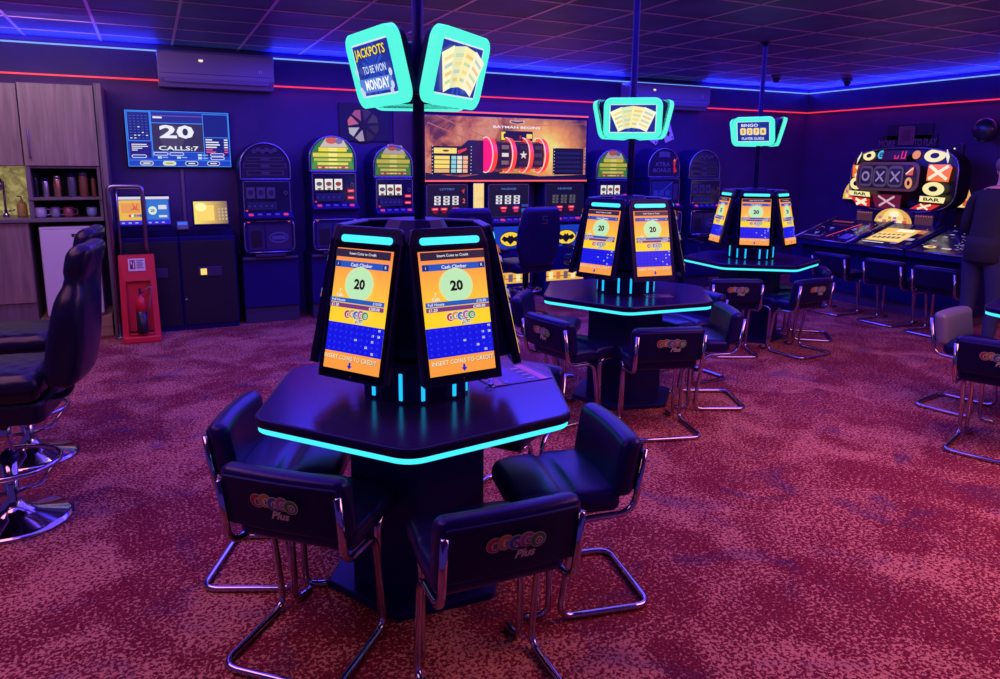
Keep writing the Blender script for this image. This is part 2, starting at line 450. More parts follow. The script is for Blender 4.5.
EDGEM = M('table_edge_band', (18, 12, 54), .3, tint=BT)
PED = M('pedestal_black', (20, 10, 78), .5, tint=BT)
SCR = [-31.3, 31.3, 101, 155, -155, -101]
def make_table(twist):
    t = thing('terminal_table', '', 'table', (0, 0, 0), 0, 'hexagonal bingo tables')
    hexa = lambda rr: [(rr*math.cos(R(-30+60*k)), rr*math.sin(R(-30+60*k))) for k in range(6)]
    m = MB(); P = roundpoly(hexa(.632), .10, 6); m.prism(P, .716, .75, EDGEM, .008)
    m.add([(*p, .7503) for p in roundpoly(hexa(.619), .095, 6)], [tuple(range(42))], TOPM)
    o = m.build('table_top', t)
    m = MB(); m.ring(roundpoly(hexa(.623), .10, 6), roundpoly(hexa(.603), .09, 6), .698, .7165, CYANL); m.build('led_strip', o, 'glowing cyan strip under the rim')
    m = MB(); m.prism(roundpoly(hexa(.285), .02, 2), .03, .70, PED); m.build('pedestal', t)
    m = MB(); m.X = Matrix.Rotation(R(-10), 4, 'Z'); m.prism(roundpoly(hexa(.37), .02, 2), 0, .03, PED, .006); m.build('base_plate', t)
    hx = lambda ap: [(ap/.866*math.cos(R(twist+30+60*k)), ap/.866*math.sin(R(twist+30+60*k))) for k in range(6)]
    m = MB(); m.prism(hx(.186), .751, .905, DARKCAB, .004)
    m.lathe([(.18, .905), (.22, .93), (.24, .96), (.17, 1.28), (.12, 1.36), (.10, 1.40), (.001, 1.40)], DARKCAB, 12, smooth=False)
    hub = m.build('terminal_hub', t)
    for k in range(6):
        X = Matrix.Rotation(R(twist+60*k), 4, 'Z'); m = MB(); m.box((.006, .062, .105), (.187, 0, .812), BLACKPLASTIC, bev=.002, X=X); m.build('slot_panel', hub)
        for s in (-1, 1):
            m = MB(); m.box((.010, .014, .10), (.187, s*.062, .812), CYANB, bev=.003, X=X); m.build('light_bar', hub, 'glowing cyan bar')
    mats = []
    for k in range(6):
        a = R(twist-90+SCR[k]); n = Vector((math.cos(a), math.sin(a), 0)); U = Vector((-n.y, n.x, 0))
        V = Vector((n.x*-.094, n.y*-.094, .421)).normalized(); N = U.cross(V)
        mats.append(mat4(n*.369+Vector((0, 0, .905)), U, V*.962, N))
    terminal_parts(t, mats)
    return t
T1 = make_table(-4)
T1.location = (.875, 2.575, 0); T1.rotation_euler.z = R(-21.5)
T1['label'] = 'nearest black hexagonal bingo table with two large orange 20 screens facing us'
C1 = (.875, 2.575); C2 = (2.91, 4.12); C3 = (5.08, 5.2); C4 = (5.15, 2.37)
T2 = dup(T1, (*C2, 0), R(-35.5+2), 'middle hexagonal bingo table with cyan rim, second from the camera')
T3 = dup(T1, (*C3, 0), R(-5-.5), 'farthest hexagonal bingo table in front of the barrel reel machine')
T4 = dup(T1, (*C4, 0), R(-10), 'hexagonal bingo table mostly cut off by the right picture edge')

# poles with three hanging displays each
def fan_art(p, s=1.0):
    yel = [E((255, 250, 205), 1.0), E((235, 240, 190), .95), E((255, 240, 170), 1.0), E((250, 246, 215), 1.0)]
    for i, a in enumerate((-24, -8, 8, 24)):
        c = R(a); cx, cy = math.sin(c)*.20*s, -.155*s+math.cos(c)*.165*s
        w, h = .040*s, .068*s
        P = [(-w, -h), (w, -h), (w, h), (-w, h)]
        P = [(cx+q[0]*math.cos(-c)-q[1]*math.sin(-c), cy+q[0]*math.sin(-c)+q[1]*math.cos(-c)) for q in P]
        p.poly(P, yel[i])
        for k in range(4):
            u0 = -.7+.4*k
            Q = [(-w*.7, h*u0), (w*.7, h*u0), (w*.7, h*(u0+.18)), (-w*.7, h*(u0+.18))]
            Q = [(cx+q[0]*math.cos(-c)-q[1]*math.sin(-c), cy+q[0]*math.sin(-c)+q[1]*math.cos(-c)) for q in Q]
            p.poly(Q, E([(206, 226, 176), (250, 206, 130), (196, 216, 196), (250, 226, 150)][(i+k) % 4], .95))
def overhead(parent, T, art):
    fr = MB(); fr.ring(rrect(.37, .255, .05, 6), rrect(.296, .181, .012, 6), -.022, .010, CYAN)
    fr.add([(*q, -.022) for q in rrect(.37, .255, .05, 6)], [tuple(reversed(range(28)))], BLACKPLASTIC)
    o = fr.build('display_frame', parent, 'glowing turquoise rounded frame')
    bk = MB(); bk.prism(rrect(.335, .225, .04, 5), -.055, -.021, BLACKPLASTIC, .006); bk.build('back_cover', o)
    m = MB(); p = Panel(m, (0, 0, .004), (1, 0, 0), (0, 1, 0), .0004)
    p.rect(-.15, -.093, .15, .093, E((225, 240, 255), .9)); p.rect(-.142, -.085, .142, .085, E((22, 50, 160), .9))
    for k in range(16):
        a = 2*PI*k/16; p.poly([(0, 0), (.086*math.cos(a), .086*math.sin(a)), (.086*math.cos(a+.2), .086*math.sin(a+.2))], E((38, 80, 205), .9))
    if art == 'fan':
        fan_art(p, 1.0)
    elif art == 'jackpot':
        p.text('JACKPOTS', 0, .052, .045, E((60, 40, 10), 1), w=.248, bold=.05); p.text('JACKPOTS', 0, .053, .040, E((255, 226, 40), 1), w=.238, bold=.015)
        p.text('TO BE WON', .01, 0, .026, E((215, 232, 255), 1), w=.18)
        p.rect(-.13, -.075, .13, -.028, E((90, 130, 220), 1)); p.text('MONDAY', .01, -.05, .036, E((250, 252, 255), 1), w=.19, bold=.03)
        for q in ((-.125, -.065), (.125, -.06), (-.13, .0), (.13, -.02), (-.11, -.078), (.115, -.08)): p.ell(*q, .013, .013, E((200, 215, 240), 1), 10)
    else:
        p.text('BINGO', -.03, .058, .026, E((240, 240, 250), 1), w=.15, bold=.02)
        for k in range(4):
            p.rr(-.115+k*.06, -.028, -.063+k*.06, .034, .012, E((250, 220, 150), 1)); p.text('5278'[k], -.089+k*.06, .003, .03, E((60, 30, 30), 1))
        p.text('PLAYER GUIDE', 0, -.06, .024, E((235, 240, 250), 1), w=.2)
    m.build('display', o)
    o.matrix_local = T
def pole(name_label, loc, az0, arts, dz=0.0):
    t = thing('display_pole', name_label, 'display pole', (*loc, 1.401), 0, 'poles with hanging displays')
    m = MB(); m.tube([(0, 0, 0), (0, 0, CEIL-1.401-.004)], .021, DARKMET, 14); m.lathe([(.05, CEIL-1.401-.012), (.05, CEIL-1.401-.005)], DARKMET, 16); m.build('pole', t)
    for k in range(3):
        a = R(az0+120*k); m = MB(); m.tube([(.02*math.cos(a), .02*math.sin(a), .50), (.15*math.cos(a), .15*math.sin(a), .50)], .018, DARKMET, 8); m.build('display_bracket', t)
    for k in range(3):
        a = R(az0+120*k); n = Vector((math.cos(a), math.sin(a), 0)); U = Vector((-n.y, n.x, 0)); V = Vector((n.x*.062, n.y*.062, .25)).normalized()
        overhead(t, mat4(n*.162+Vector((0, 0, 1.905-1.401+dz)), U, V, U.cross(V)), arts[k])
    return t
pole('ceiling pole with two big tilted turquoise displays over the nearest table', (C1[0]+.012, C1[1]-.006), -171, ['jackpot', 'fan', 'jackpot'], .014)
pole('ceiling pole with turquoise banknote display over the middle table', C2, -125, ['fan', 'jackpot', 'jackpot'], -.012)
pole('ceiling pole with small turquoise display over the farthest table', C3, -153, ['guide', 'fan', 'jackpot'])

# ------------------------------------------------------------------ chrome sled chairs
def make_chair():
    t = thing('sled_chair', '', 'chair', (0, 0, 0), 0, 'chrome sled chairs at the bingo tables')
    def bend(v):   # wraps around the sitter, leans back a little
        v.y += .30*v.x*v.x-.16*v.z; v.z += -.08*v.x*v.x
        return v
    m = MB(); m.cushion((.445, .08, .215), .034, LEATHER, 6, bend, Matrix.Translation((0, .0, .562)))
    b = m.build('backrest', t)
    m = MB(); m.cushion((.40, .02, .175), .008, SHELL, 5, bend, Matrix.Translation((0, -.037, .560))); q = m.build('back_panel', b)
    m = MB(); p = Panel(m, (0, 0, 0), (1, 0, 0), (0, 0, 1), .0008)
    p2 = Panel(m, (0, -.0, 0), (1, 0, 0), (0, -.16, .987), .0008); logo(p2, 0, 0, .165, False, .8)
    g = m.build('logo_badge', q, 'printed row of lettered balls'); g.location = (.0, -.0535, .583)
    def seat(v):
        v.z += .012*(1-(v.x/.22)**2)*(1 if v.z > 0 else 0)-.016*math.exp(-(v.y/.018)**2)*(1 if v.z > 0 else 0)
        if v.y > .08: v.z -= 1.4*(v.y-.08)**2
        v.x *= 1-.5*max(0, v.y+.05)
        return v
    m = MB(); m.cushion((.42, .385, .085), .034, LEATHER, 12, seat, Matrix.Translation((0, .222, .437))); m.build('seat', t)
    m = MB(); r = .0125
    P = [(-.207, -.048, .625), (-.207, -.014, .392), (-.200, .20, .380), (-.200, .255, .014), (-.200, -.10, .014), (.200, -.10, .014), (.200, .255, .014), (.200, .20, .380), (.207, -.014, .392), (.207, -.048, .625)]
    m.tube(fillet(P, .06, 5), r, CHROME, 8); m.build('tube_frame', t)
    for s in (-1, 1):
        m = MB(); m.tube(fillet([(s*.165, .385, .388), (s*.172, .275, .383), (s*.172, .285, .014), (s*.165, .37, .014)], .04, 4), r, CHROME, 8); m.build('front_strut', t)
    return t
CH0 = make_chair(); _used = [False]
def chair(x, y, face, label, group='chrome sled chairs at the bingo tables', skip=()):
    """x, y: under the backrest; face: the way the sitter looks, degrees"""
    if not _used[0]:
        _used[0] = True; CH0.location = (x, y, 0); CH0.rotation_euler.z = R(face-90); CH0['label'] = label; CH0['group'] = group; return CH0
    return dup(CH0, (x, y, 0), R(face-90), label, group, skip)
chair(.311, 2.20, 48, 'dark padded chrome chair at front left of nearest table, its logo facing us')
chair(.843, 1.71, 88, 'dark padded chrome chair at front right of nearest table, back and logo towards us')
chair(1.49, 2.18, 169, 'chrome chair at the right side of the nearest table, seen from its side')
chair(.24, 2.89, -24, 'chrome chair tucked at the left side of the nearest table, behind the front left chair')
chair(1.54, 3.02, -140, 'chrome chair behind the right rim of the nearest table, mostly hidden')
chair(2.19, 3.90, 10, 'chrome chair at the left front of the middle table, back turned to us')
chair(2.69, 3.36, 74, 'chrome chair in front of the middle table, logo straight towards us')
chair(2.42, 4.72, -40, 'chrome chair at the far left of the middle table, partly behind another chair')
chair(3.46, 3.72, 156, 'chrome chair right of the middle table, padded back seen edge on')
chair(3.74, 4.30, 184, 'chrome chair at the right rear of the middle table, mostly hidden')
chair(4.40, 4.64, 66, 'chrome chair at the front left of the farthest table, logo towards us')
chair(5.02, 4.40, 94, 'chrome chair at the front right of the farthest table, logo towards us')
chair(5.64, 4.84, 140, 'chrome chair at the right of the farthest table with a rounded back top')
gc = chair(4.82, 3.05, -78, 'chrome chair on the right with a lamp sheen painted grey on its padded front')
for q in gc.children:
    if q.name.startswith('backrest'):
        q.data = q.data.copy(); q.data.materials[0] = M('leather_painted_sheen', (112, 100, 132), .3, 0, .6, bump=(120, .12)); q['label'] = 'grey sheen-painted padded backrest'  # lamp sheen on the dark leather, painted as a grey base colour
chair(4.165, 2.345, 20, 'chrome chair cut off by the right picture edge, logo towards us')
for (x, y, w) in ((6.70, 5.66, 'leftmost'), (6.74, 5.03, 'second from left'), (6.71, 4.46, 'rightmost')):
    chair(x, y, 2, w+' of the dark chairs lined up before the barrel reel machine', 'chairs before the reel machine', ('logo_badge',))
# ------------------------------------------------------------------ kitchenette (front plane y = 7.5)
def wood(name, c, ang=0):
    if name in MATS: return MATS[name]
    m = M(name, c, .5); nt = m.node_tree; b = nt.nodes['Principled BSDF']; tc = nt.nodes.new('ShaderNodeTexCoord'); mp = nt.nodes.new('ShaderNodeMapping')
    mp.inputs['Scale'].default_value = (9, 9, .7) if not ang else (.7, 9, 9)
    n = nt.nodes.new('ShaderNodeTexNoise'); n.inputs['Scale'].default_value = 3; n.inputs['Detail'].default_value = 6; n.inputs['Distortion'].default_value = .6
    r = nt.nodes.new('ShaderNodeValToRGB'); l = lin(c); r.color_ramp.elements[0].color = (*[v*.72 for v in l], 1); r.color_ramp.elements[1].color = (*[min(1, v*1.2) for v in l], 1)
    r.color_ramp.elements[0].position = .3; r.color_ramp.elements[1].position = .7
    nt.links.new(tc.outputs['Object'], mp.inputs[0]); nt.links.new(mp.outputs[0], n.inputs['Vector']); nt.links.new(n.outputs['Fac'], r.inputs[0]); nt.links.new(r.outputs[0], b.inputs['Base Color'])
    return m
WOOD = wood('oak_veneer', (140, 112, 116)); WOODD = wood('oak_edge', (112, 92, 108)); INSIDE = M('cupboard_inside', (52, 36, 58), .7)
KY = 7.5; KB = 8.02
def cupboard(name, x0, x1, z0, z1, label, handle=None, hinge_dark=False, plinth=None):
    t = thing(name, label, 'cupboard', ((x0+x1)/2, KY, z0), 0); w = x1-x0; h = z1-z0
    m = MB(); m.bx((-w/2, .02, 0), (w/2, KB-KY, h), WOODD, .003); m.build('carcass', t)
    m = MB(); m.bx((-w/2+.003, -.002, .003 if not plinth else plinth), (w/2-.003, .018, h-.003), WOOD, .002); d = m.build('door', t)
    if handle:
        hx, hz0, hz1 = handle; m = MB(); hx -= (x0+x1)/2
        m.tube(fillet([(hx, 0, hz0-z0), (hx, -.035, hz0-z0), (hx, -.035, hz1-z0), (hx, 0, hz1-z0)], .012, 3), .006, STEEL, 8); m.build('handle', d)
    if plinth:
        m = MB(); m.bx((-w/2, .04, 0), (w/2, .06, plinth-.003), WOODD); m.build('plinth', t)
    return t
cupboard('wall_cupboard', -.968, -.40, 1.55, 2.245, 'tall oak wall cupboard door at left, nearest the end panel', (-.915, 1.62, 1.85))
cupboard('wall_cupboard', -1.54, -.972, 1.55, 2.235, 'oak wall cupboard cut by the left picture edge, above the sink')
cupboard('base_cupboard', -1.54, -.985, 0, 1.065, 'oak base cupboard under the sink at far left', None, plinth=.36)
t = thing('end_panel', 'tall oak end panel closing the kitchenette beside the red stand', 'panel', (-.357, KY, 0))
m = MB(); m.bx((-.038, 0, 0), (-.02, KB-KY, 2.265), WOODD, .002); m.bx((-.02, -.01, 0), (.02, KB-KY, 2.265), wood('end_oak', (126, 100, 112)), .002); m.build('panel_board', t)
t = thing('shelf_unit', 'open oak shelf niche with jars and mugs under the wall cupboard', 'shelf', (-.685, KY, 1.101)); o = t
m = MB(); a, b = -.283, .283
m.bx((a, .50, .03), (b, .515, .446), INSIDE); m.bx((a, .02, .43), (b, .5, .447), WOODD); m.bx((a, .01, .0), (a+.035, .5, .447), WOODD, .002); m.bx((b-.025, .01, .0), (b, .5, .447), WOODD, .002); m.build('carcass', t)
m = MB(); m.bx((a, 0, .155), (b, .5, .178), WOODD, .002); m.build('shelf_board', t)
mb = MB(); mb.bx((-1.54, KY-.03, 1.067), (-.40, KB, 1.10), M('worktop', (112, 96, 112), .35), .004); tag(mb.build('worktop'), 'grey kitchen worktop running over the fridge and the base cupboard', 'worktop')
mb = MB(); mb.bx((-1.54, KB-.01, 1.1005), (-.976, KB, 1.549), EG('splashback_painted_light', [(0.3, (60, 52, 40)), (.5, (150, 134, 84)), ((.7), (214, 200, 130))], 0, .7, noise=9)); tag(mb.build('splashback'), 'mottled olive splashback, its light painted as glow, behind the sink at far left', 'splashback')  # light falling on the splashback is put in as emission
# plinth under the fridge
mb = MB(); mb.bx((-.98, KY+.02, 0), (-.41, KB, .20), wood('plinth_oak', (168, 128, 108), 1), .004); tag(mb.build('plinth_box'), 'oak plinth box the white fridge stands on', 'plinth')
t = thing('mini_fridge', 'small white undercounter fridge behind the black bar stools', 'fridge', (-.69, KY, .203))
FR = M('white_enamel', (214, 200, 220), .4)
m = MB(); m.bx((-.22, .05, 0), (.22, .5, .80), FR, .008); m.build('body', t)
m = MB(); m.bx((-.225, 0, .02), (.225, .045, .80), FR, .012, 3); d = m.build('door', t)
m = MB(); m.bx((-.225, -.002, .795), (.225, .45, .82), FR, .006); m.build('top_cover', t)
m = MB(); p = Panel(m, (.07, -.001, .74), (1, 0, 0), (0, 0, 1)); p.rect(-.05, -.014, .05, .014, M('badge_black', (20, 18, 26), .4)); p.rect(-.03, -.004, .02, .004, M('badge_grey', (160, 155, 165), .4)); m.build('badge', d)
t = thing('sink_tap', 'chrome swan neck tap at the sink, far left', 'tap', (-1.19, 7.84, 1.10))
m = MB(); m.lathe([(.028, 0), (.028, .02), (.014, .03), (.014, .06)], CHROME, 14); m.build('base', t)
m = MB(); m.tube(fillet([(0, 0, .05), (0, 0, .33), (0, -.13, .33), (0, -.13, .24)], .06, 6), .010, CHROME, 10); m.build('spout', t)
m = MB(); m.tube([(.014, 0, .045), (.07, 0, .06)], .007, CHROME, 8); m.build('lever', t)
t = thing('soap_bottle', 'amber pump soap bottle standing by the sink', 'bottle', (-1.06, 7.80, 1.10))
m = MB(); m.lathe([(.035, 0), (.04, .01), (.04, .10), (.03, .125), (.014, .135), (.014, .15)], M('amber_plastic', (206, 168, 96), .3), 16); m.build('body', t)
m = MB(); m.tube([(0, 0, .15), (0, 0, .18), (-.03, 0, .18)], .006, BLACKPLASTIC, 8); m.build('pump', t)
def jar(x, z, r, h, mat, lidm, label, name='storage_jar', cat='jar', group='tins and jars on the upper shelf'):
    t = thing(name, label, cat, (x, KY+.12, z), 0, group)
    m = MB(); m.lathe([(r*.95, 0), (r, .008), (r, h*.8), (r*.9, h*.86)], mat, 18); m.build('body', t)
    m = MB(); m.lathe([(r*.94, h*.862), (r*.94, h*.985), (r*.85, h), (.001, h)], lidm, 18); m.build('lid', t)
TIN = M('tin_silver', (190, 180, 196), .25, .9); GL = M('glass_jar', (84, 74, 104), .15, 0, .8); COF = M('coffee_brown', (120, 66, 54), .35); COP = M('copper_tin', (196, 140, 110), .25, .8)
z = 1.101+.1785
jar(-.912, z, .018, .20, M('dark_bottle', (26, 22, 44), .2), BLACKPLASTIC, 'slim dark bottle at the left end of the upper shelf', 'bottle', 'bottle')
jar(-.842, z, .026, .165, TIN, BLACKPLASTIC, 'shiny silver tin, second from left on the upper shelf')
jar(-.752, z, .030, .185, COP, TIN, 'copper coloured canister in the middle of the upper shelf')
jar(-.64, z, .033, .205, GL, BLACKPLASTIC, 'dark glass jar right of the copper canister')
jar(-.548, z, .036, .215, COF, GL, 'brown jar of coffee on the upper shelf')
jar(-.470, z, .018, .19, COF, BLACKPLASTIC, 'slim brown jar at the right end of the upper shelf')
def mug(x, mat, label, r=.04, h=.09):
    t = thing('mug', label, 'mug', (x, KY+.10, 1.1005), 0, 'mugs under the shelf')
    m = MB(); m.lathe([(r*.8, 0), (r, .012), (r, h), (r*.88, h), (r*.84, .012), (.001, .01)], mat, 18); m.build('body', t)
    m = MB(); m.tube(fillet([(r*.95, 0, h*.8), (r+.03, 0, h*.8), (r+.03, 0, h*.25), (r*.95, 0, h*.25)], .015, 3), .005, mat, 7); m.build('handle', t)
mug(-.90, M('mug_lilac', (176, 160, 196), .35), 'pale lilac mug, leftmost under the shelf', .048)
mug(-.785, M('mug_grey', (140, 126, 160), .35), 'grey mug, second from left under the shelf', .036)
mug(-.685, M('mug_red', (150, 70, 90), .35), 'dull red mug in the row under the shelf', .042)
t = thing('glass_bowl', 'clear bluish glass bowl right of the red mug', 'bowl', (-.50, KY+.10, 1.1005)); m = MB(); m.lathe([(.03, 0), (.042, .02), (.046, .085), (.042, .085), (.038, .02), (.001, .012)], M('blue_glass', (126, 136, 178), .1), 18); m.build('body', t)

# ------------------------------------------------------------------ rail, extinguisher stand, kiosks
t = thing('guard_rail', 'steel tube guard rail standing at the end of the kitchenette', 'rail', (-.33, 7.41, 0))
m = MB(); m.tube(fillet([(-.02, 0, .012), (-.02, 0, 1.375), (.255, 0, 1.375), (.255, 0, .012)], .05, 6), .021, STEEL, 12); m.build('rail_tube', t)
for s in (-.02, .255):
    m = MB(); m.lathe([(.045, 0), (.045, .008), (.025, .012)], STEEL, 16, Matrix.Translation((s, 0, 0))); m.build('foot_plate', t)
m = MB(); m.tube([(.045, .02, .06), (.045, .02, 1.16), (.045, .02, 1.345)], .010, STEEL, 8); m.build('inner_rod', t)
RED = M('red_plastic', (212, 34, 62), .4); REDD = M('red_plastic_recess', (176, 24, 52), .45)
t = thing('extinguisher_stand', 'red moulded fire extinguisher stand with a small white sign', 'stand', (-.165, 7.20, 0))
def tap_(z): return .145+.012*(1-z/.77)
m = MB(); w0, w1 = .155, .145
m.add([(-w0, .10, 0), (w0, .10, 0), (w1, .14, .77), (-w1, .14, .77), (-w0, .02, 0), (w0, .02, 0), (w1, .10, .77), (-w1, .10, .77)], [(0, 3, 2, 1), (0, 1, 5, 4), (1, 2, 6, 5), (2, 3, 7, 6), (3, 0, 4, 7), (4, 5, 6, 7)], RED); m.build('back_board', t)
m = MB(); f = lambda z: (.02+.08*z/.77)
Po = [(-w0, 0), (w0, 0), (w1, .77), (-w1, .77)]; Pi = [(-.105, .085), (.105, .085), (.10, .545), (-.10, .545)]
vs = []
for off in (0, -.055):
    for P in (Po, Pi): vs += [(p[0], f(p[1])+off-(.0 if P is Po else .01)*(off != 0), p[1]) for p in P]
fs = []
for i in range(4):
    k = (i+1) % 4; fs += [(8+i, 8+k, 12+k, 12+i), (k, i, 8+i, 8+k)[::-1], (4+i, 4+k, 12+k, 12+i)[::-1]]
m.add(vs, fs, RED); m.build('front_moulding', t)
m = MB(); m.prism(rrect(.32, .20, .03, 4, 0, 0), 0, .06, RED, .012); m.prism(rrect(.22, .14, .05, 4, 0, -.0), .058, .085, REDD, .01); m.build('foot', t)
m = MB(); p = Panel(m, (0, f(.69)-.067, .69), (1, 0, 0), (0, .08/.77, 1)); wS = M('sign_white', (226, 216, 226), .5); kS = M('sign_maroon', (120, 24, 60), .5); gS = M('sign_grey', (130, 110, 140), .5)
p.rect(-.068, -.055, .068, .055, wS); p.rect(-.055, -.038, -.012, .042, kS); p.rect(-.047, .004, -.038, .032, wS); p.rect(-.03, -.03, -.02, .018, wS); p.rect(-.022, .022, -.014, .034, wS)
for k in range(5): p.rect(.0, .034-k*.016, .056-.012*(k % 2), .041-k*.016, gS)
m.build('sign', t)
t = thing('fire_extinguisher', 'small red fire extinguisher with a black lower body, inside the red stand', 'extinguisher', (-.155, 7.125, .087))
m = MB(); m.lathe([(.04, 0), (.045, .01), (.045, .20)], M('extinguisher_black', (30, 24, 40), .35), 18); m.lathe([(.0452, .20), (.0452, .275), (.036, .315), (.016, .335), (.016, .35)], M('extinguisher_red', (214, 40, 56), .25), 18)
m.build('cylinder', t)
m = MB(); m.tube([(0, 0, .35), (0, 0, .37)], .012, STEEL, 8); m.box((.02, .09, .012), (0, -.02, .385), BLACKPLASTIC, (.25, 0, 0), .004); m.build('handle', t)
m = MB(); m.tube(fillet([(.012, 0, .365), (.10, 0, .43), (.075, -.01, .30), (.052, -.012, .16)], .05, 6), .006, M('hose_grey', (120, 96, 120), .4), 8); m.build('hose', t)

def kiosk(x0, x1, label, slot, lit):
    w = x1-x0; t = thing('service_kiosk', label, 'kiosk', ((x0+x1)/2, 7.50, 0), 0); c = (x0+x1)/2
    m = MB(); m.bx((-w/2, 0, 0), (w/2, .5, .90), DARKCAB, .006); m.bx((-w/2, .10, .90), (w/2, .5, .955), DARKCAB, .006); m.build('cabinet', t)
    m = MB(); m.bx((-w/2+.012, -.010, .05), (w/2-.012, .0, .86), M('kiosk_door', (16, 13, 42), .4), .003); d = m.build('door', t)
    m = MB(); a, b, z = slot; m.bx((a-c, -.02, z-.045), (b-c, -.009, z+.045), M('slot_bezel', (70, 56, 104), .3, .4), .004); s = m.build('coin_slot', d)
    if lit:
        m = MB(); m.box((.055, .012, .06), (a-c+.05, -.022, z), E((255, 214, 110), 1.1), bev=.004); m.build('lit_tray', s, 'glowing yellow tray')
        m = MB(); m.lathe([(.014, 0), (.014, .012), (.006, .016)], STEEL, 10, Matrix.Translation((-w/2+.03, -.01, .30)) @ Matrix.Rotation(PI/2, 4, 'X')); m.build('lock', d)
    return t
k1 = kiosk(-.30, .195, 'left black kiosk with a wide colourful touchscreen, behind the red stand', (-.01, .087, .565), False)
m = MB(); X = Matrix.Translation((.0, .0, 1.152)) @ Matrix.Rotation(-.22, 4, 'X')
m.box((.455, .035, .30), (-.02, .03, -.0), BLACKPLASTIC, bev=.006, X=X); s = m.build('touchscreen', k1)
m = MB(); m.T = 0; p = Panel(m, X @ Vector((-.02, .0105, 0)), (1, 0, 0), X.to_3x3() @ Vector((0, 0, 1)), .0006)
p.rect(-.215, -.128, .215, .13, E((30, 44, 190), .9)); p.rect(-.215, -.128, .215, -.095, E((40, 30, 220), 1)); p.rect(-.215, .105, .215, .13, E((230, 226, 240), .85))
p.rect(-.205, -.088, .01, .098, E((236, 190, 60), .95)); p.rect(-.19, -.02, -.03, .07, E((240, 160, 70), .9)); p.rect(.022, -.085, .205, .098, E((40, 120, 210), .9))
for k in range(5): p.ell(-.12+.022*k, -.045, .012, .014, E([(220, 60, 80), (240, 230, 220), (80, 160, 90), (200, 90, 170), (60, 110, 190)][k], .95), 12)
p.ell(.07, .0, .036, .04, E((220, 236, 220), .95), 20); p.text('20', .07, 0, .026, E((20, 20, 40), 1), bold=.03)
p.rect(.12, .01, .19, .05, E((225, 225, 240), .9)); p.rect(.12, -.065, .19, -.045, E((230, 230, 250), .85)); p.poly([(-.10, .09), (-.07, .03), (-.045, .085), (-.06, .02), (-.03, .0), (-.08, .01), (-.12, .0), (-.085, .03)], E((225, 90, 50), .95))
for k in range(7): p.rect(-.19+.055*k, -.118, -.165+.055*k, -.106, E((160, 170, 250), .95))
m.build('display', s)
k2 = kiosk(.20, .70, 'right black kiosk with a small yellow touchscreen and glowing coin tray', (.35, .565, .562), True)
m = MB(); X = Matrix.Translation((.05, .02, 1.12)) @ Matrix.Rotation(-.2, 4, 'X')
m.box((.33, .035, .25), (0, .03, 0), BLACKPLASTIC, bev=.006, X=X); s = m.build('touchscreen', k2)
m = MB(); p = Panel(m, X @ Vector((0, .0105, 0)), (1, 0, 0), X.to_3x3() @ Vector((0, 0, 1)), .0006)
p.rect(-.15, -.105, .15, .11, EG('yellow_fade', [(0, (255, 232, 100)), (.5, (226, 186, 84)), (1, (130, 104, 74))], 0, .95, -.10, .2)); p.rect(-.12, -.075, .03, .075, E((252, 216, 96), 1.0)); p.ell(-.085, .055, .05, .04, E((255, 244, 160), 1.05), 18)
for i in range(3):
    for j in range(4): p.ell(.075+.03*i, -.06+.032*j, .009, .011, E((214, 190, 150), .9), 8)
m.build('display', s)
t = thing('card_reader', 'small grey card terminal with a blue screen on the kiosk ledge', 'card reader', (.245, 7.56, .958), 0)
m = MB(); X = Matrix.Rotation(-.5, 4, 'X'); m.box((.105, .035, .085), (0, .0, .045), M('reader_grey', (108, 96, 130), .4), bev=.006, X=X); m.build('body', t)
m = MB(); m.box((.085, .003, .03), (0, -.019, .06), E((60, 110, 255), .9), X=X); m.build('display', t)

# ------------------------------------------------------------------ wall television
t = thing('wall_television', 'wall television showing a big white 20 and CALLS:7 on blue', 'television', (.285, 8.0, 1.55))
TVX = Matrix.Translation((.285, 8.0, 1.55)).inverted()
m = MB(); m.bx((-.475, -.02, -.012), (.475, .022, .535), BLACKPLASTIC, .005); m.build('housing', t)
m = MB(); p = Panel(m, (-.465, -.0205, -.003), (1, 0, 0), (0, 0, 1), .0007); W, Hh = .93, .53
nv = E((16, 32, 130), .95); br = E((60, 140, 240), 1.0); wt = E((236, 238, 250), 1.0); gy = E((52, 46, 92), .9)
p.rect(0, 0, W, Hh, E((26, 66, 196), 1.0)); p.rect(.022, .25, .205, .51, nv); p.rect(.022, .085, .205, .235, E((28, 24, 130), .95))
p.rect(.225, .142, .685, .505, gy); p.rect(.225, .42, .685, .51, E((40, 44, 150), .95)); p.rect(.225, .412, .685, .42, br); p.rect(.23, .48, .685, .488, E((120, 90, 200), .8)); p.rect(.24, .46, .32, .476, wt)
p.ell(.40, .28, .11, .12, E((74, 66, 104), .9), 24)
p.text('20', .445, .335, .128, wt, w=.31, bold=.035); p.text('CALLS:7', .455, .178, .042, wt, w=.36, bold=.02)
p.rect(.69, .29, .915, .505, nv); p.rect(.69, .10, .915, .28, nv); p.outl(.012, .242, .215, .52, .007, br); p.outl(.683, .284, .922, .512, .006, br); p.outl(.0, .0, W, Hh, .007, br); p.rect(.216, .09, .225, .52, br); p.rect(.683, .06, .691, .29, br); p.rect(.225, .138, .685, .144, br); p.rect(0, .058, W, .064, br)
for i in range(5):
    for j in range(9):
        hit = (i, j) in ((1, 1), (2, 1), (4, 1), (0, 0), (1, 0), (2, 4), (3, 2)); p.rect(.035+i*.034, .265+j*.026, .053+i*.034, .273+j*.026, wt if hit else E((70, 90, 190), .9))
for k in range(4): p.rect(.04, .205-k*.018, .04+[.13, .14, .09, .05][k], .213-k*.018, wt)
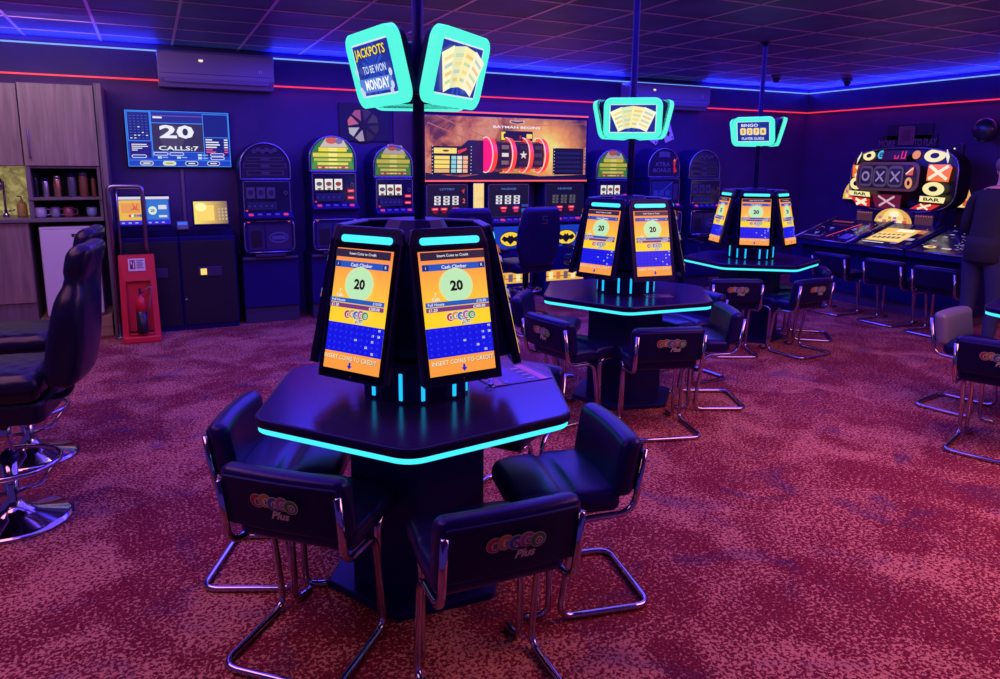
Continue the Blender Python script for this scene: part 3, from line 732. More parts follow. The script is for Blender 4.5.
for k in range(6):
    c = wt if k < 4 else E((230, 90, 130), 1); p.rect(.70, .258-k*.024, .70+[.06, .12, .13, .10, .06, .09][k], .27-k*.024, c); p.rect(.87, .258-k*.024, .905, .27-k*.024, c)
def pill(x, y, w_, h_, fillm): p.rr(x-w_/2, y-h_/2, x+w_/2, y+h_/2, h_/2, wt); p.rr(x-w_/2+.005, y-h_/2+.005, x+w_/2-.005, y+h_/2-.005, h_/2-.004, fillm)
for i, x in enumerate((.16, .36, .56, .76)):
    pill(x, .033, .118, .042, [E((110, 110, 150), .9), E((220, 220, 150), 1), nv, nv][i]); p.rect(x-.03, .028, x+.03, .038, wt if i != 1 else E((150, 140, 60), 1))
for (x, y) in ((.10, .098), (.29, .122), (.43, .122), (.80, .118), (.80, .085)): pill(x, y, .13, .03, E((40, 60, 190), 1))
for (x, y) in ((.26, .09), (.43, .09), (.62, .115), (.62, .085)): p.rect(x, y-.012, x+.035, y+.008, E((190, 220, 230), 1)); p.rect(x+.042, y-.006, x+.09, y+.004, E((140, 180, 240), 1))
m.build('display', t)
mb = MB(); mb.bx((.275, YW-.018, .93), (.303, YW, 1.53), M('cable_trunking', (112, 84, 130), .5), .003); tag(mb.build('cable_trunking'), 'thin pale trunking running down from the wall television', 'trunking')

# ------------------------------------------------------------------ air conditioners
ACW = M('aircon_plastic', (150, 126, 178), .4)
def aircon(x0, x1, z0, z1, label):
    w = x1-x0; h = z1-z0; t = thing('air_conditioner', label, 'air conditioner', ((x0+x1)/2, YW, z0), 0, 'wall air conditioners')
    m = MB(); m.X = Matrix(((0, 0, 1, -w/2), (1, 0, 0, 0), (0, 1, 0, 0), (0, 0, 0, 1)))
    P = roundpoly([(-.20, .085), (-.13, 0), (-.001, 0), (-.001, h), (-.20, h)], .02, 3); m.prism(P, 0, w, ACW, .006); m.build('casing', t)
    m = MB(); m.bx((-w/2+.04, -.178, .05), (w/2-.04, -.135, .075), BLACKPLASTIC, .004, X=Matrix.Rotation(0, 4, 'X')); v = m.build('air_outlet', t)
    m = MB(); m.box((w-.1, .006, .05), (0, -.193, .062), ACW, (-.7, 0, 0), .002); m.build('flap', v)
    m = MB(); m.bx((-w/2+.01, -.2015, .12), (w/2-.01, -.2, .125), M('seam_shadow', (70, 56, 100), .6)); m.build('panel_seam', t)
    m = MB(); p = Panel(m, (-w/2+.38, -.201, h-.075), (1, 0, 0), (0, 0, 1)); p.rect(-.02, -.01, .02, .008, E((255, 244, 220), 1)); p.rect(-.01, -.016, .012, -.01, E((255, 200, 140), 1)); m.build('indicator', t)
    m = MB(); p = Panel(m, (w/2-.13, -.2016, .17), (1, 0, 0), (0, 0, 1)); g = M('logo_white', (225, 215, 240), .5); p.rect(-.014, -.015, -.008, .015, g); p.rect(.008, -.015, .014, .015, g); p.rect(-.014, .01, .014, .016, g); m.build('logo', t)
aircon(.135, 1.19, 2.30, 2.625, 'wall air conditioner at upper left above the television')
aircon(5.47, 6.75, 2.315, 2.615, 'wall air conditioner behind the middle display pole, upper centre')

# ------------------------------------------------------------------ wheel plaque and playing cards on the wall
t = thing('wheel_plaque', 'dark square plaque with pink and white wheel segments above the slot machines', 'plaque', (2.13, YW, 2.0))
m = MB(); m.box((.56, .024, .40), (.02, -.0125, .03), M('plaque_board', (30, 18, 60), .5), bev=.004); m.build('board', t)
m = MB(); p = Panel(m, (0, -.026, 0), (1, 0, 0), (0, 0, 1), .001); p.ell(0, 0, .185, .185, M('wheel_dark', (22, 14, 46), .4), 32)
cs = [(70, 60, 100), (60, 40, 110), (190, 96, 150), (236, 120, 160), (228, 224, 240), (205, 190, 214), (40, 30, 80), (50, 40, 90)]
for k in range(8):
    a = R(10+45*k); c = E(cs[k], .55); p.poly([(.05*math.cos(a+.34), .05*math.sin(a+.34)), (.165*math.cos(a), .165*math.sin(a)), (.178*math.cos(a+.34), .178*math.sin(a+.34)), (.165*math.cos(a+.66), .165*math.sin(a+.66))], c)
p.ell(0, 0, .035, .035, M('wheel_hub', (16, 10, 40), .4), 16); m.build('wheel', t)
for i, (x, a, lab) in enumerate(((6.03, .5, 'lower left playing card sign behind the middle turquoise display'), (6.22, -.38, 'upper right playing card sign beside the middle turquoise display'))):
    t = thing('playing_card_sign', lab, 'card sign', (x, YW-.01*(i+1), 1.985+.03*i), 0, 'playing card signs on the wall')
    m = MB(); X = Matrix.Rotation(a, 4, 'Y'); m.box((.15, .008, .21), (0, -.006, 0), M('card_white', (245, 235, 240), .5), bev=.002, X=X); m.build('card', t)
    m = MB(); p = Panel(m, (0, -.0105, 0), X.to_3x3() @ Vector((1, 0, 0)), X.to_3x3() @ Vector((0, 0, 1))); k_ = M('card_ink', (60, 30, 60), .5); p.poly([(0, .05), (.035, 0), (0, -.05), (-.035, 0)], k_); p.text('A', -.05, .075, .035, k_, bold=.03); p.text('A', .05, -.075, .035, k_, bold=.03, rot=PI); m.build('pips', t)
# ------------------------------------------------------------------ slot machines along the back wall
CABM = M('slot_cabinet', (28, 16, 92), .4, tint=BT); TRIM = M('slot_chrome_trim', (150, 140, 190), .25, .9); GLASSD = M('slot_dark_glass', (30, 24, 62), .12, 0, .7); RUBY = E((220, 60, 110), .9)
def arch_poly(w, z0, zs, n=16):
    r = w/2; top = r*.98
    return [(-r, z0), (r, z0)]+[(r*math.cos(PI*i/n), zs+top*math.sin(PI*i/n)) for i in range(n+1)]
def slot(x, w, label, style, dz=0.0, reels=True):
    t = thing('slot_machine', label, 'slot machine', (x, 7.56, 0), 0, 'arched slot machines by the back wall')
    k = w/.5
    m = MB(); m.bx((-w*.55, 0, .16), (w*.55, .44, .64), CABM, .006); m.bx((-w*.54, .02, 0), (w*.54, .44, .155), M('slot_kickboard', (44, 34, 82), .5), .004); m.bx((-w*.55, -.03, .64), (w*.55, .44, .67), M('slot_shelf', (48, 36, 76), .4), .008); m.build('base_cabinet', t)
    m = MB(); zb = 1.42+dz
    m.bx((-w*.48, .04, .67), (w*.48, .44, zb), CABM, .008)
    P = arch_poly(w*1.0, zb, zb+.13); m.X = Matrix(((1, 0, 0, 0), (0, 0, -1, .44), (0, 1, 0, 0), (0, 0, 0, 1))); m.prism(P, 0, .36, CABM, .006); m.X = Matrix.Identity(4)
    body = m.build('cabinet', t)
    m = MB(); ap = arch_poly(w*.97, zb+.012, zb+.13)
    m.tube(fillet([(q[0], .075, q[1]) for q in ap], .008, 2, True), .009, TRIM, 6, closed=True); m.build('arch_trim', t)
    lit = style in ('green', 'dim')
    s = {'green': .95, 'dim': .62}.get(style, 1)
    m = MB(); p = Panel(m, (0, .0785, 0), (1, 0, 0), (0, 0, 1), .0008)
    ip = [(q[0]*.92, zb+.025+(q[1]-zb-.012)*.93) for q in ap]
    p.poly(ip, M('arch_glass_off', (48, 38, 72), .15) if not lit else E((40, 120, 60), s))
    zz = lambda f: zb+.03+f*.34
    def stack(cols, sc=1.0):
        for (z0, z1, hw, c) in cols: p.rect(-w*hw, zz(z0), w*hw, zz(z1), E(c, s*sc)); p.outl(-w*hw, zz(z0), w*hw, zz(z1), .004, E((120, 100, 30), s*.8*sc)); p.rect(-w*.09, zz(z0)+.006, w*.09, zz(z1)-.006, E((255, 240, 120), s*sc))
    if lit:
        p.poly([(-w*.44, zz(.02)), (w*.44, zz(.02)), (w*.40, zz(.30)), (0, zz(.86)), (-w*.40, zz(.30))], E((70, 150, 60), s))
        p.poly([(-w*.30, zz(.58)), (w*.34, zz(.6)), (w*.22, zz(.92)), (-w*.12, zz(.95))], E((206, 190, 190), s)); p.ell(-w*.02, zz(.86), w*.12, .035, E((206, 96, 70), s), 14); p.ell(w*.14, zz(.84), w*.08, .03, E((120, 110, 160), s), 12)
        stack([(.02, .10, .36, (216, 60, 50)), (.12, .22, .33, (226, 226, 90)), (.24, .34, .40, (190, 200, 80)), (.36, .50, .42, (226, 214, 70)), (.52, .66, .30, (240, 224, 50))])
        for i in (-2, -1, 0, 1, 2): p.rect(i*w*.14-.016, zz(.04), i*w*.14+.016, zz(.08), E((250, 200, 190), s))
    elif style == 'off':
        g = M('arch_print', (74, 62, 96), .3); g2 = M('arch_print_line', (28, 22, 50), .3)
        for (z0, z1, hw) in ((.06, .20, .36), (.26, .40, .42), (.46, .58, .36)): p.rect(-w*hw, zz(z0), w*hw, zz(z1), g); p.rect(-w*hw+.01, zz(z0)+.008, w*hw-.01, zz(z1)-.008, g2); p.rect(-.04, zz(z0)+.012, .04, zz(z1)-.012, g)
        for i in range(6): p.ell((i-2.5)*w*.08, zz(.74+.05*(i % 2)), w*.05, .022, g, 10)
    else:
        g = M('arch_print_white', (120, 108, 140), .3)
        for i in range(5): 
            a = (i-2)*.2; p.poly([(math.sin(a)*.16+math.cos(a)*q[0], zz(.66)+.04*math.cos(a)*1+q[1]-math.sin(a)*q[0]) for q in ((-.022, -.03), (.022, -.03), (.022, .035), (-.022, .035))], M('fan_card', (96, 84, 120), .4))
        p.text('XTRA', -.03, zz(.42), .05, g, w=w*.46); p.text('BONUS', -.03, zz(.20), .05, g, w=w*.55)
        rd = E((210, 30, 50), .8)   # red dressed dancer silhouette
        p.ell(w*.31, zz(.56), .014, .017, E((220, 150, 130), .7), 10); p.poly([(w*.27, zz(.5)), (w*.36, zz(.5)), (w*.33, zz(.36)), (w*.40, zz(.16)), (w*.30, zz(.10)), (w*.29, zz(.34))], rd); p.poly([(w*.34, zz(.5)), (w*.40, zz(.66)), (w*.38, zz(.68)), (w*.31, zz(.5))], rd)
    p.build = None; m.build('arch_glass', t)
    # reel section
    m = MB(); p = Panel(m, (0, .039, 1.10+dz), (1, 0, 0), (0, 0, 1), .0012); hw = w*.46
    p.rect(-hw, 0, hw, .315, GLASSD); p.outl(-hw, 0, hw, .315, .008, TRIM)
    if reels and style != 'poster':
        for i in range(3):
            x0 = -hw+.03+i*.098*k; c = E((240, 236, 230), .95) if lit else M('reel_off', (78, 66, 110), .4)
            p.rect(x0-.006, .135, x0+.092*k, .265, M('reel_frame', (14, 10, 30), .3)); p.rect(x0, .145, x0+.082*k, .255, c)
            if lit: p.rect(x0, .175, x0+.082*k, .178, E((150, 140, 140), .9)); p.ell(x0+.041*k, .205, .03, .022, E([(90, 80, 100), (120, 70, 80), (150, 60, 60)][i], .9), 12); p.ell(x0+.041*k, .155, .022, .010, E((110, 100, 110), .8), 10)
            else: p.ell(x0+.041*k, .20, .026, .026, M('reel_symbol', (34, 26, 66), .4), 12)
        p.rect(-hw+.03, .03, -hw+.32*k, .11, M('reel_strip', (34, 44, 84), .3))
        for i in range(5): p.ell(-hw+.05+.055*i*k, .07, .010, .010, M('lamp_dim', (96, 86, 140), .3), 8)
        p.ell(hw-.05, .20, .02, .02, TRIM, 12); p.ell(hw-.05, .20, .013, .013, GLASSD, 12)
        if lit:
            for z in (.05, .12): p.rect(hw-.10, z, hw-.03, z+.03, E((230, 40, 70), .9)); p.rect(hw-.09, z+.008, hw-.04, z+.02, E((255, 140, 150), 1))
        p.rect(-hw+.015, .02, -hw+.035, .035, RUBY)
    else:
        p.rect(-hw+.02, .03, hw*.5, .28, M('poster_glass', (44, 60, 110), .2)); p.line((-hw+.03, .05), (hw*.5, .27), .008, M('poster_line', (120, 130, 190), .3)); p.rect(hw*.55, .05, hw-.03, .25, M('poster_side', (60, 40, 100), .3))
        for i in range(3): p.rect(-hw+.05+.09*i, .10, -hw+.12+.09*i, .17, M('poster_block', (70, 90, 150), .3))
    m.build('reel_window', t)
    # button deck and belly
    m = MB(); X = Matrix.Translation((0, .0, 1.075+dz)) @ Matrix.Rotation(.5, 4, 'X'); m.box((w*.98, .11, .03), (0, 0, 0), CABM, bev=.006, X=X)
    for i in range(5): m.box((.045, .03, .014), (-w*.34+i*w*.17, -.005, .018), M('button_grey', (120, 104, 150), .3) if i % 4 else RUBY, bev=.004, X=X)
    m.build('button_deck', t)
    m = MB(); m.box((w*.98, .04, .33+dz), (0, .02, .87+dz/2), CABM, bev=.006); m.build('belly_door', t)
    m = MB()
    for sx in (-1, 1): m.tube(fillet([(sx*w*.44, -.006, .72), (sx*w*.485, -.012, .76), (sx*w*.485, -.012, .98), (sx*w*.46, -.006, 1.02)], .03, 3), .010, TRIM, 6)
    m.tube([(-w*.44, -.004, .715), (w*.44, -.004, .715)], .008, TRIM, 6); m.tube([(-w*.46, -.004, 1.025), (w*.46, -.004, 1.025)], .007, TRIM, 6); m.build('belly_trim', t)
    m = MB(); p = Panel(m, (0, -.001, .74), (1, 0, 0), (0, 0, 1), .001); a = M('belly_glass', (50, 44, 92), .15); b = M('belly_glass_print', (80, 84, 140), .3)
    p.rect(-w*.41, .0, -w*.10, .25, a); p.rect(-w*.07, .0, w*.43, .25, a); p.ell(w*.18, .12, w*.19, .055, b, 20); p.ell(w*.18, .12, w*.17, .04, a, 20); p.rect(w*.05, .10, w*.31, .135, b); p.rect(-w*.36, .03, -w*.15, .19, M('note_slot', (24, 18, 50), .3))
    p.rect(-w*.42, .27, -w*.37, .28, RUBY); p.rect(w*.37, .27, w*.42, .28, RUBY); m.build('belly_glass', t)
    m = MB(); m.bx((-w*.30, -.05, .672), (w*.30, .0, .70), M('coin_tray', (60, 50, 96), .3, .5), .006); m.build('coin_tray', t)
    return t
slot(1.035, .49, 'unlit grey arched slot machine right of the kiosks', 'off')
slot(1.705, .49, 'brightly lit arched slot machine with green and yellow top, left of the ceiling pole', 'green', .08)
slot(2.345, .44, 'dimmer lit arched slot machine just left of the long fiery sign', 'dim', .02)
slot(5.13, .48, 'lit arched slot machine just right of the long fiery sign', 'dim')
slot(5.905, .50, 'arched slot machine with a red dancer on its dark top', 'poster', .02)
slot(6.56, .52, 'unlit arched slot machine nearest the room corner, behind the farthest table', 'off')

# ------------------------------------------------------------------ long sign and its three linked machines
t = thing('linked_sign', 'long fiery backlit sign with red reel drum above three slot machines', 'sign', (3.775, 7.75, 1.40))
m = MB(); m.bx((-1.06, .0, 0), (1.06, .27, .76), DARKCAB, .006); m.build('box', t)
m = MB(); m.bx((-1.04, -.03, .755), (1.04, .0, .772), E((255, 96, 120), 1.0)); m.bx((-1.04, -.03, 0.0), (1.04, .0, .017), E((255, 96, 110), 1.1)); m.build('neon_strips', t, 'glowing pink strips along its top and bottom')
fire = EG('fiery_backdrop', [(.28, (34, 14, 60)), (.42, (96, 44, 76)), (.52, (196, 104, 86)), (.62, (226, 150, 120)), (.74, (140, 84, 116))], 0, .85, noise=2.6)
nt = fire.node_tree; geo = nt.nodes.new('ShaderNodeTexCoord'); dv = nt.nodes.new('ShaderNodeVectorMath'); dv.operation = 'DISTANCE'
mpn = nt.nodes.new('ShaderNodeMapping'); mpn.inputs['Scale'].default_value = (1.0, 0, 1.25); nt.links.new(geo.outputs['Object'], mpn.inputs[0]); nt.links.new(mpn.outputs[0], dv.inputs[0]); dv.inputs[1].default_value = (.46, 0, .46)
nz = nt.nodes.new('ShaderNodeTexNoise'); nz.inputs['Scale'].default_value = 9; nz.inputs['Detail'].default_value = 4; nt.links.new(geo.outputs['Object'], nz.inputs['Vector'])
ad = nt.nodes.new('ShaderNodeMath'); ad.operation = 'MULTIPLY_ADD'; nt.links.new(nz.outputs['Fac'], ad.inputs[0]); ad.inputs[1].default_value = -.22; nt.links.new(dv.outputs['Value'], ad.inputs[2])
rp = nt.nodes.new('ShaderNodeValToRGB'); nt.links.new(ad.outputs[0], rp.inputs[0]); el = rp.color_ramp.elements; el[0].position = .03; el[0].color = (*lin((255, 226, 110)), 1); el[1].position = .52; el[1].color = (0, 0, 0, 1); e = el.new(.2); e.color = (*lin((246, 150, 40)), 1)
mx = nt.nodes.new('ShaderNodeMix'); mx.data_type = 'RGBA'; mx.blend_type = 'SCREEN'; mx.inputs[0].default_value = 1; em = nt.nodes['Principled BSDF'].inputs['Emission Color']; old = em.links[0].from_socket
nt.links.new(old, mx.inputs[6]); nt.links.new(rp.outputs[0], mx.inputs[7]); nt.links.new(mx.outputs[2], em)
m = MB(); p = Panel(m, (0, -.002, .02), (1, 0, 0), (0, 0, 1), .001); p.rect(-1.03, .0, 1.03, .70, fire)
for (a, b, w) in (((-1.0, .62), (-.1, .30), .012), ((-.9, .70), (.0, .36), .010), ((.05, .42), (.18, .02), .016), ((.3, .62), (1.0, .66), .006)): p.line(a, b, w, E((206, 120, 110), .7))
dk = E((18, 14, 66), .9); p.poly([(-1.03, 0), (1.03, 0), (1.03, .06), (.4, .04), (-.1, .10), (-.6, .03), (-1.03, .08)], dk)
p.poly([(-.66, .06), (-.20, .06), (-.22, .36), (-.30, .44), (-.52, .44), (-.62, .36)], E((20, 20, 84), .9))
pt = E((255, 226, 110), .95); m_ = E((16, 12, 40), 1)
p.rect(-.96, .06, -.50, .37, m_)
p.rect(-.93, .29, -.66, .35, pt); p.poly([(-.64, .285), (-.54, .33), (-.54, .355), (-.65, .325)], E((230, 60, 80), .9)); p.ell(-.79, .32, .04, .012, E((120, 70, 40), .9), 10)
for r_ in range(4):
    p.rect(-.93, .08+r_*.048, -.75, .12+r_*.048, pt if r_ else E((240, 190, 120), .9))
    for c in range(3): p.rect(-.73+c*.07, .08+r_*.048, -.672+c*.07, .12+r_*.048, E([(150, 220, 230), (240, 236, 220), (255, 190, 150)][c], .9))
p.rect(.56, .06, .98, .37, m_)
for r_ in range(5): p.rect(.60, .09+r_*.052, .94, .115+r_*.052, E((40, 40, 120), .55))
dots = E((230, 226, 255), .9)
for (xa, xb) in ((-.96, -.50), (.56, .98)):
    for k in range(9): p.ell(xa, .07+k*.037, .006, .006, dots, 6); p.ell(xb, .07+k*.037, .006, .006, dots, 6)
p.text('BATMAN BEGINS', .06, .592, .028, E((240, 226, 236), 1), w=.60, bold=.03)
bt = E((230, 190, 200), .8); zz = .642   # winged emblem outline
p.poly([(-.04, zz), (.06, zz-.018), (.16, zz), (.15, zz+.03), (.10, zz+.022), (.08, zz+.028), (.06, zz+.02), (.04, zz+.028), (.02, zz+.022), (-.03, zz+.03)], bt); p.poly([(-.02, zz+.004), (.06, zz-.010), (.14, zz+.004), (.135, zz+.02), (.06, zz+.010), (-.015, zz+.02)], E((60, 26, 60), .9))
p.rect(-.14, .44, .26, .55, E((24, 10, 54), 1)); p.rect(-.14, .45, -.09, .54, E((250, 226, 60), .95)); p.ell(-.095, .495, .02, .03, E((24, 10, 54), 1), 12); p.rect(.18, .47, .25, .52, E((255, 220, 110), .95)); p.text('8', .10, .485, .035, E((255, 40, 60), 1))
p.rect(-.16, .075, .32, .09, E((226, 150, 60), .9))
m.build('artwork', t)
m = MB(); m.X = Matrix.Translation((0, -.06, .30)) @ Matrix.Rotation(PI/2, 4, 'Y')
m.tube([(0, 0, -.30), (0, 0, .34)], .155, E((58, 24, 66), .8), 28); dr = m.build('reel_drum', t)
for i, x in enumerate((-.16, .07, .26)):
    m = MB(); p = Panel(m, (0, -.2165, .30), (1, 0, 0), (0, 0, 1), .001); p.rect(x-.068, -.13, x+.068, .13, E((44, 20, 58), .85))
    for z in (-.085, .0, .085):
        p.rect(x-.06, z-.035, x+.06, z+.035, E((34, 16, 50), .9)); p.rect(x-.045, z-.022, x+.045, z+.022, E([(150, 110, 120), (60, 34, 70), (90, 60, 90)][i], .7))
    if i == 1: p.poly([(.07+(.05 if k % 2 == 0 else .02)*math.sin(k*PI/5), (.05 if k % 2 == 0 else .02)*math.cos(k*PI/5)) for k in range(10)], E((236, 220, 220), .95))
    if i == 0: p.rect(-.20, -.02, -.12, .02, E((240, 230, 220), .9))
    m.build('drum_strip', dr)
for x, c in ((-.30, (255, 30, 130)), (-.055, (255, 70, 60)), (.16, (255, 70, 60)), (.36, (255, 70, 60))):
    m = MB(); m.X = Matrix.Translation((x, -.065, .30)) @ Matrix.Rotation(PI/2, 4, 'Y')
    q = [(.195*math.cos(2*PI*k/32), .195*math.sin(2*PI*k/32)) for k in range(32)]
    if x < -.2:
        m.prism(q, -.03, .03, E((255, 66, 66), 1.0)); m.prism([(a*.93, b*.93) for a, b in q], -.034, -.031, E(c, 1.0))
    else: m.ring(q, [(a*.82, b*.82) for a, b in q], -.024, .024, E(c, 1.0))
    m.tube([(a*1.01, b*1.01, -.03) for a, b in q], .006, E((255, 214, 214), 1), 6, closed=True)
    m.build('drum_ring', dr, 'glowing red ring')

def linked(x, w, label, on):
    t = thing('linked_slot_machine', label, 'slot machine', (x, 7.72, 0), 0, 'slot machines under the long sign')
    m = MB(); m.bx((-w/2, .0, .0), (w/2, .30, .93), CABM, .006); m.bx((-w/2, .06, .93), (w/2, .30, 1.395), CABM, .006); m.build('cabinet', t)
    m = MB(); X = Matrix.Translation((0, .056, .985)); p = Panel(m, X @ Vector((0, 0, 0)), (1, 0, 0), X.to_3x3() @ Vector((0, 0, 1)), .0012)
    h = .385; p.rect(-w*.47, 0, w*.47, h, E((14, 12, 46), 1)); p.outl(-w*.47, 0, w*.47, h, .008, TRIM)
    p.text('LOTTERY' if on == 0 else 'NUDGE', 0, .33, .022, E((90, 140, 230), .8), w=w*.34)
    for i in range(3):
        x0 = -w*.30+i*w*.20
        for z in (.155, .19, .225): 
            c = E((236, 232, 240), .95 if on < 2 else .12); p.rect(x0, z, x0+w*.14, z+.028, c); p.ell(x0+w*.07, z+.014, w*.035, .009, E((40, 34, 60), .9), 8)
    if on == 0: p.text('2', w*.36, .2, .05, E((255, 110, 70), 1)); p.poly([(w*.3, .31), (w*.38, .34), (w*.36, .28)], E((200, 60, 60), .8))
    if on == 1: p.rect(w*.10, .06, w*.20, .14, E((30, 40, 200), .9)); p.rect(w*.28, .06, w*.44, .10, E((40, 110, 220), .9)); p.rect(w*.28, .12, w*.44, .15, E((60, 70, 170), .8))
    for k, xx in enumerate((-w*.14, w*.14) if on else (-w*.3, -w*.1, w*.16)):
        p.rect(xx-w*.075, .095, xx+w*.075, .125, E((236, 40, 70), 1)); p.rect(xx-w*.05, .062, xx+w*.05, .088, E((236, 40, 70), .9 if on else .25)); p.rect(xx-w*.05, .103, xx+w*.05, .117, E((255, 150, 150), 1))
    m.build('reel_screen', t)
    m = MB(); X = Matrix.Translation((0, -.05, .945)) @ Matrix.Rotation(.35, 4, 'X'); m.box((w*.98, .14, .03), (0, 0, 0), CABM, bev=.006, X=X)
    for i in range(6): m.box((w*.10, .04, .014), (-w*.38+i*w*.15, 0, .018), RUBY if i in (1, 4) else M('button_grey', (120, 104, 150), .3), bev=.004, X=X)
    m.build('button_deck', t)
    m = MB(); p = Panel(m, (0, -.001, .62), (1, 0, 0), (0, 0, 1), .001); p.rect(-w*.5, 0, w*.5, .26, E((24, 60, 200), .85))
    p.ell(0, .11, w*.25, .095, E((22, 20, 40), 1), 24); p.ell(0, .11, w*.235, .083, E((255, 214, 60), .95), 24)
    q = [(-.20, 0), (-.15, .035), (-.10, .022), (-.06, .018), (-.035, .045), (0, .03), (.035, .045), (.06, .018), (.10, .022), (.15, .035), (.20, 0), (.13, -.03), (.08, -.02), (0, -.06), (-.08, -.02), (-.13, -.03)]
    p.poly([(a*w*1.05, .11+b*1.1) for a, b in q], E((14, 12, 30), 1)); m.build('emblem_panel', t, 'blue panel with a yellow oval emblem')
    m = MB(); p = Panel(m, (0, -.001, .20), (1, 0, 0), (0, 0, 1), .001); p.rect(-w*.46, 0, w*.46, .13, E((255, 196, 90), .85)); p.rect(-w*.46, .05, w*.46, .06, E((150, 90, 60), .8))
    for k in range(5): p.rect(-w*.4+k*w*.18, .02, -w*.3+k*w*.18, .11, E([(255, 240, 170), (220, 120, 60), (120, 90, 110)][k % 3], .9))
    m.build('lower_glass', t, 'glowing gold lower glass'); return t
linked(3.015, .53, 'left slot machine under the long fiery sign, white reels and a red 2', 0)
linked(3.785, .56, 'middle slot machine under the long fiery sign, behind the black gaming chair', 1)
linked(4.54, .57, 'right slot machine under the long fiery sign with dark reels', 2)
mb = MB(); mb.bx((3.30, 7.71, .0), (3.44, 7.98, 1.39), DARKCAB); p = Panel(mb, (3.37, 7.708, .95), (1, 0, 0), (0, 0, 1)); p.rect(-.065, 0, .065, .43, EG('gold_column', [(0, (255, 190, 100)), (.5, (255, 224, 150)), (1, (240, 150, 90))], 0, .95, noise=9))
tag(mb.build('lit_column'), 'glowing gold column between the left and middle machines under the long sign', 'column')

# ------------------------------------------------------------------ gaming chairs at the linked machines
def gaming_chair():
    t = thing('gaming_chair', '', 'chair', (0, 0, 0), 0, 'gaming chairs before the long sign')
    def bk(v): 
        f = 1-.22*max(0, (v.z-.05)/.3)-.28*max(0, (-v.z-.12)/.2); v.x *= f; v.y += -.12*v.z+.25*v.x*v.x; return v
    m = MB(); m.cushion((.52, .12, .62), .055, LEATHER, 8, bk, Matrix.Translation((0, -.24, .86))); b = m.build('backrest', t)
    m = MB(); p = Panel(m, (0, -.327, 1.04), (1, 0, 0), (0, -.12, 1), .001); g = M('chair_emblem', (70, 56, 104), .4)
    for (x0, y0, x1, y1) in ((-.035, .03, .035, .042), (-.035, -.006, .035, .006), (-.035, -.042, .035, -.03), (-.035, .0, -.023, .04), (.023, -.04, .035, .0)): p.rect(x0, y0, x1, y1, g)
    m.build('emblem', b)
    m = MB(); m.cushion((.50, .48, .12), .05, LEATHER, 8, None, Matrix.Translation((0, .05, .53))); m.build('seat', t)
    for s in (-1, 1):
        m = MB(); m.tube(fillet([(s*.25, .02, .50), (s*.30, .02, .52), (s*.30, .0, .70)], .04, 3), .014, DARKMET, 8); m.box((.07, .26, .035), (s*.30, .03, .71), BLACKPLASTIC, bev=.012); m.build('armrest', t)
    m = MB(); m.lathe([(.25, 0), (.25, .008), (.06, .035), (.035, .06), (.035, .48)], CHROME, 24); m.build('pedestal', t)
    m = MB(); q = [(.17*math.cos(2*PI*k/24), .17*math.sin(2*PI*k/24), .27) for k in range(24)]; m.tube(q, .011, CHROME, 8, closed=True)
    for a in (0, 2.1, 4.2): m.tube([(.034*math.cos(a), .034*math.sin(a), .22), (.17*math.cos(a), .17*math.sin(a), .27)], .008, CHROME, 6)
    m.build('footrest', t)
    return t
G = gaming_chair(); G.location = (3.58, 6.92, 0); G.rotation_euler.z = R(8); G['label'] = 'black gaming chair with a square emblem, behind the nearest table, right of its screens'
dup(G, (2.86, 6.95, 0), R(-6), 'gaming chair half hidden behind the screens of the nearest table')
dup(G, (4.48, 6.98, 0), R(4), 'gaming chair hidden behind the screens of the middle table')
dup(G, (6.05, 6.62, 0), R(-20), 'dark gaming chair between the middle and farthest tables')

# ------------------------------------------------------------------ bar stools at left
def bar_stool():
    t = thing('bar_stool', '', 'bar stool', (0, 0, 0), 0, 'black bar stools')   # local +y is the way the sitter looks
    m = MB(); m.lathe([(.235, 0), (.235, .012), (.21, .022), (.10, .045), (.05, .075), (.033, .12), (.033, .30)], CHROME, 36); m.build('base', t)
    m = MB(); m.lathe([(.026, .29), (.026, .50)], CHROME, 20); m.lathe([(.04, .285), (.04, .31)], BLACKPLASTIC, 16); m.build('column', t)
    m = MB(); q = [(.20*math.cos(2*PI*k/32), .20*math.sin(2*PI*k/32), .275) for k in range(32)]; m.tube(q, .012, CHROME, 8, closed=True)
    for a in (.5, 2.6, 4.7): m.tube([(.03*math.cos(a), .03*math.sin(a), .14), (.12*math.cos(a), .12*math.sin(a), .17), (.20*math.cos(a), .20*math.sin(a), .275)], .010, CHROME, 8)
    m.build('footrest', t)
    def quilt(v):
        if v.z > 0: v.z += .004*abs(math.sin((v.x+v.y)*30))*abs(math.sin((v.x-v.y)*30))+.012*(1-(v.x/.25)**2)
        else: v.x *= .94; v.y *= .94
        return v
    m = MB(); m.cushion((.46, .47, .13), .05, LEATHERB, 22, quilt, Matrix.Translation((0, .02, .655))); s = m.build('seat', t)
    m = MB(); m.prism(rrect(.40, .42, .06, 4), .50, .60, LEATHERB, .02); m.build('seat_pan', s)
    def bk(v):   # lumbar bulge, waist under the headrest, leans back
        z = v.z; th = 1+.30*math.exp(-((z+.14)/.16)**2)-.35*math.exp(-((z-.15)/.05)**2)-.1*(z > .2); wv = 1-.28*max(0, (z-.02)/.32)-.12*math.exp(-((z-.15)/.05)**2)
        v.x *= wv; v.y *= th; v.y += -.16*(z+.32)-.12*max(0, z-.17)+.5*v.x*v.x; return v
    m = MB(); m.cushion((.44, .11, .61), .05, LEATHERB, 16, bk, Matrix.Translation((0, -.295, .95))); b = m.build('backrest', t)
    m = MB(); m.tube(fillet([(0, -.12, .565), (0, -.27, .565), (0, -.29, .70)], .06, 5), .016, BLACKPLASTIC, 8); m.build('back_bracket', t)
    return t
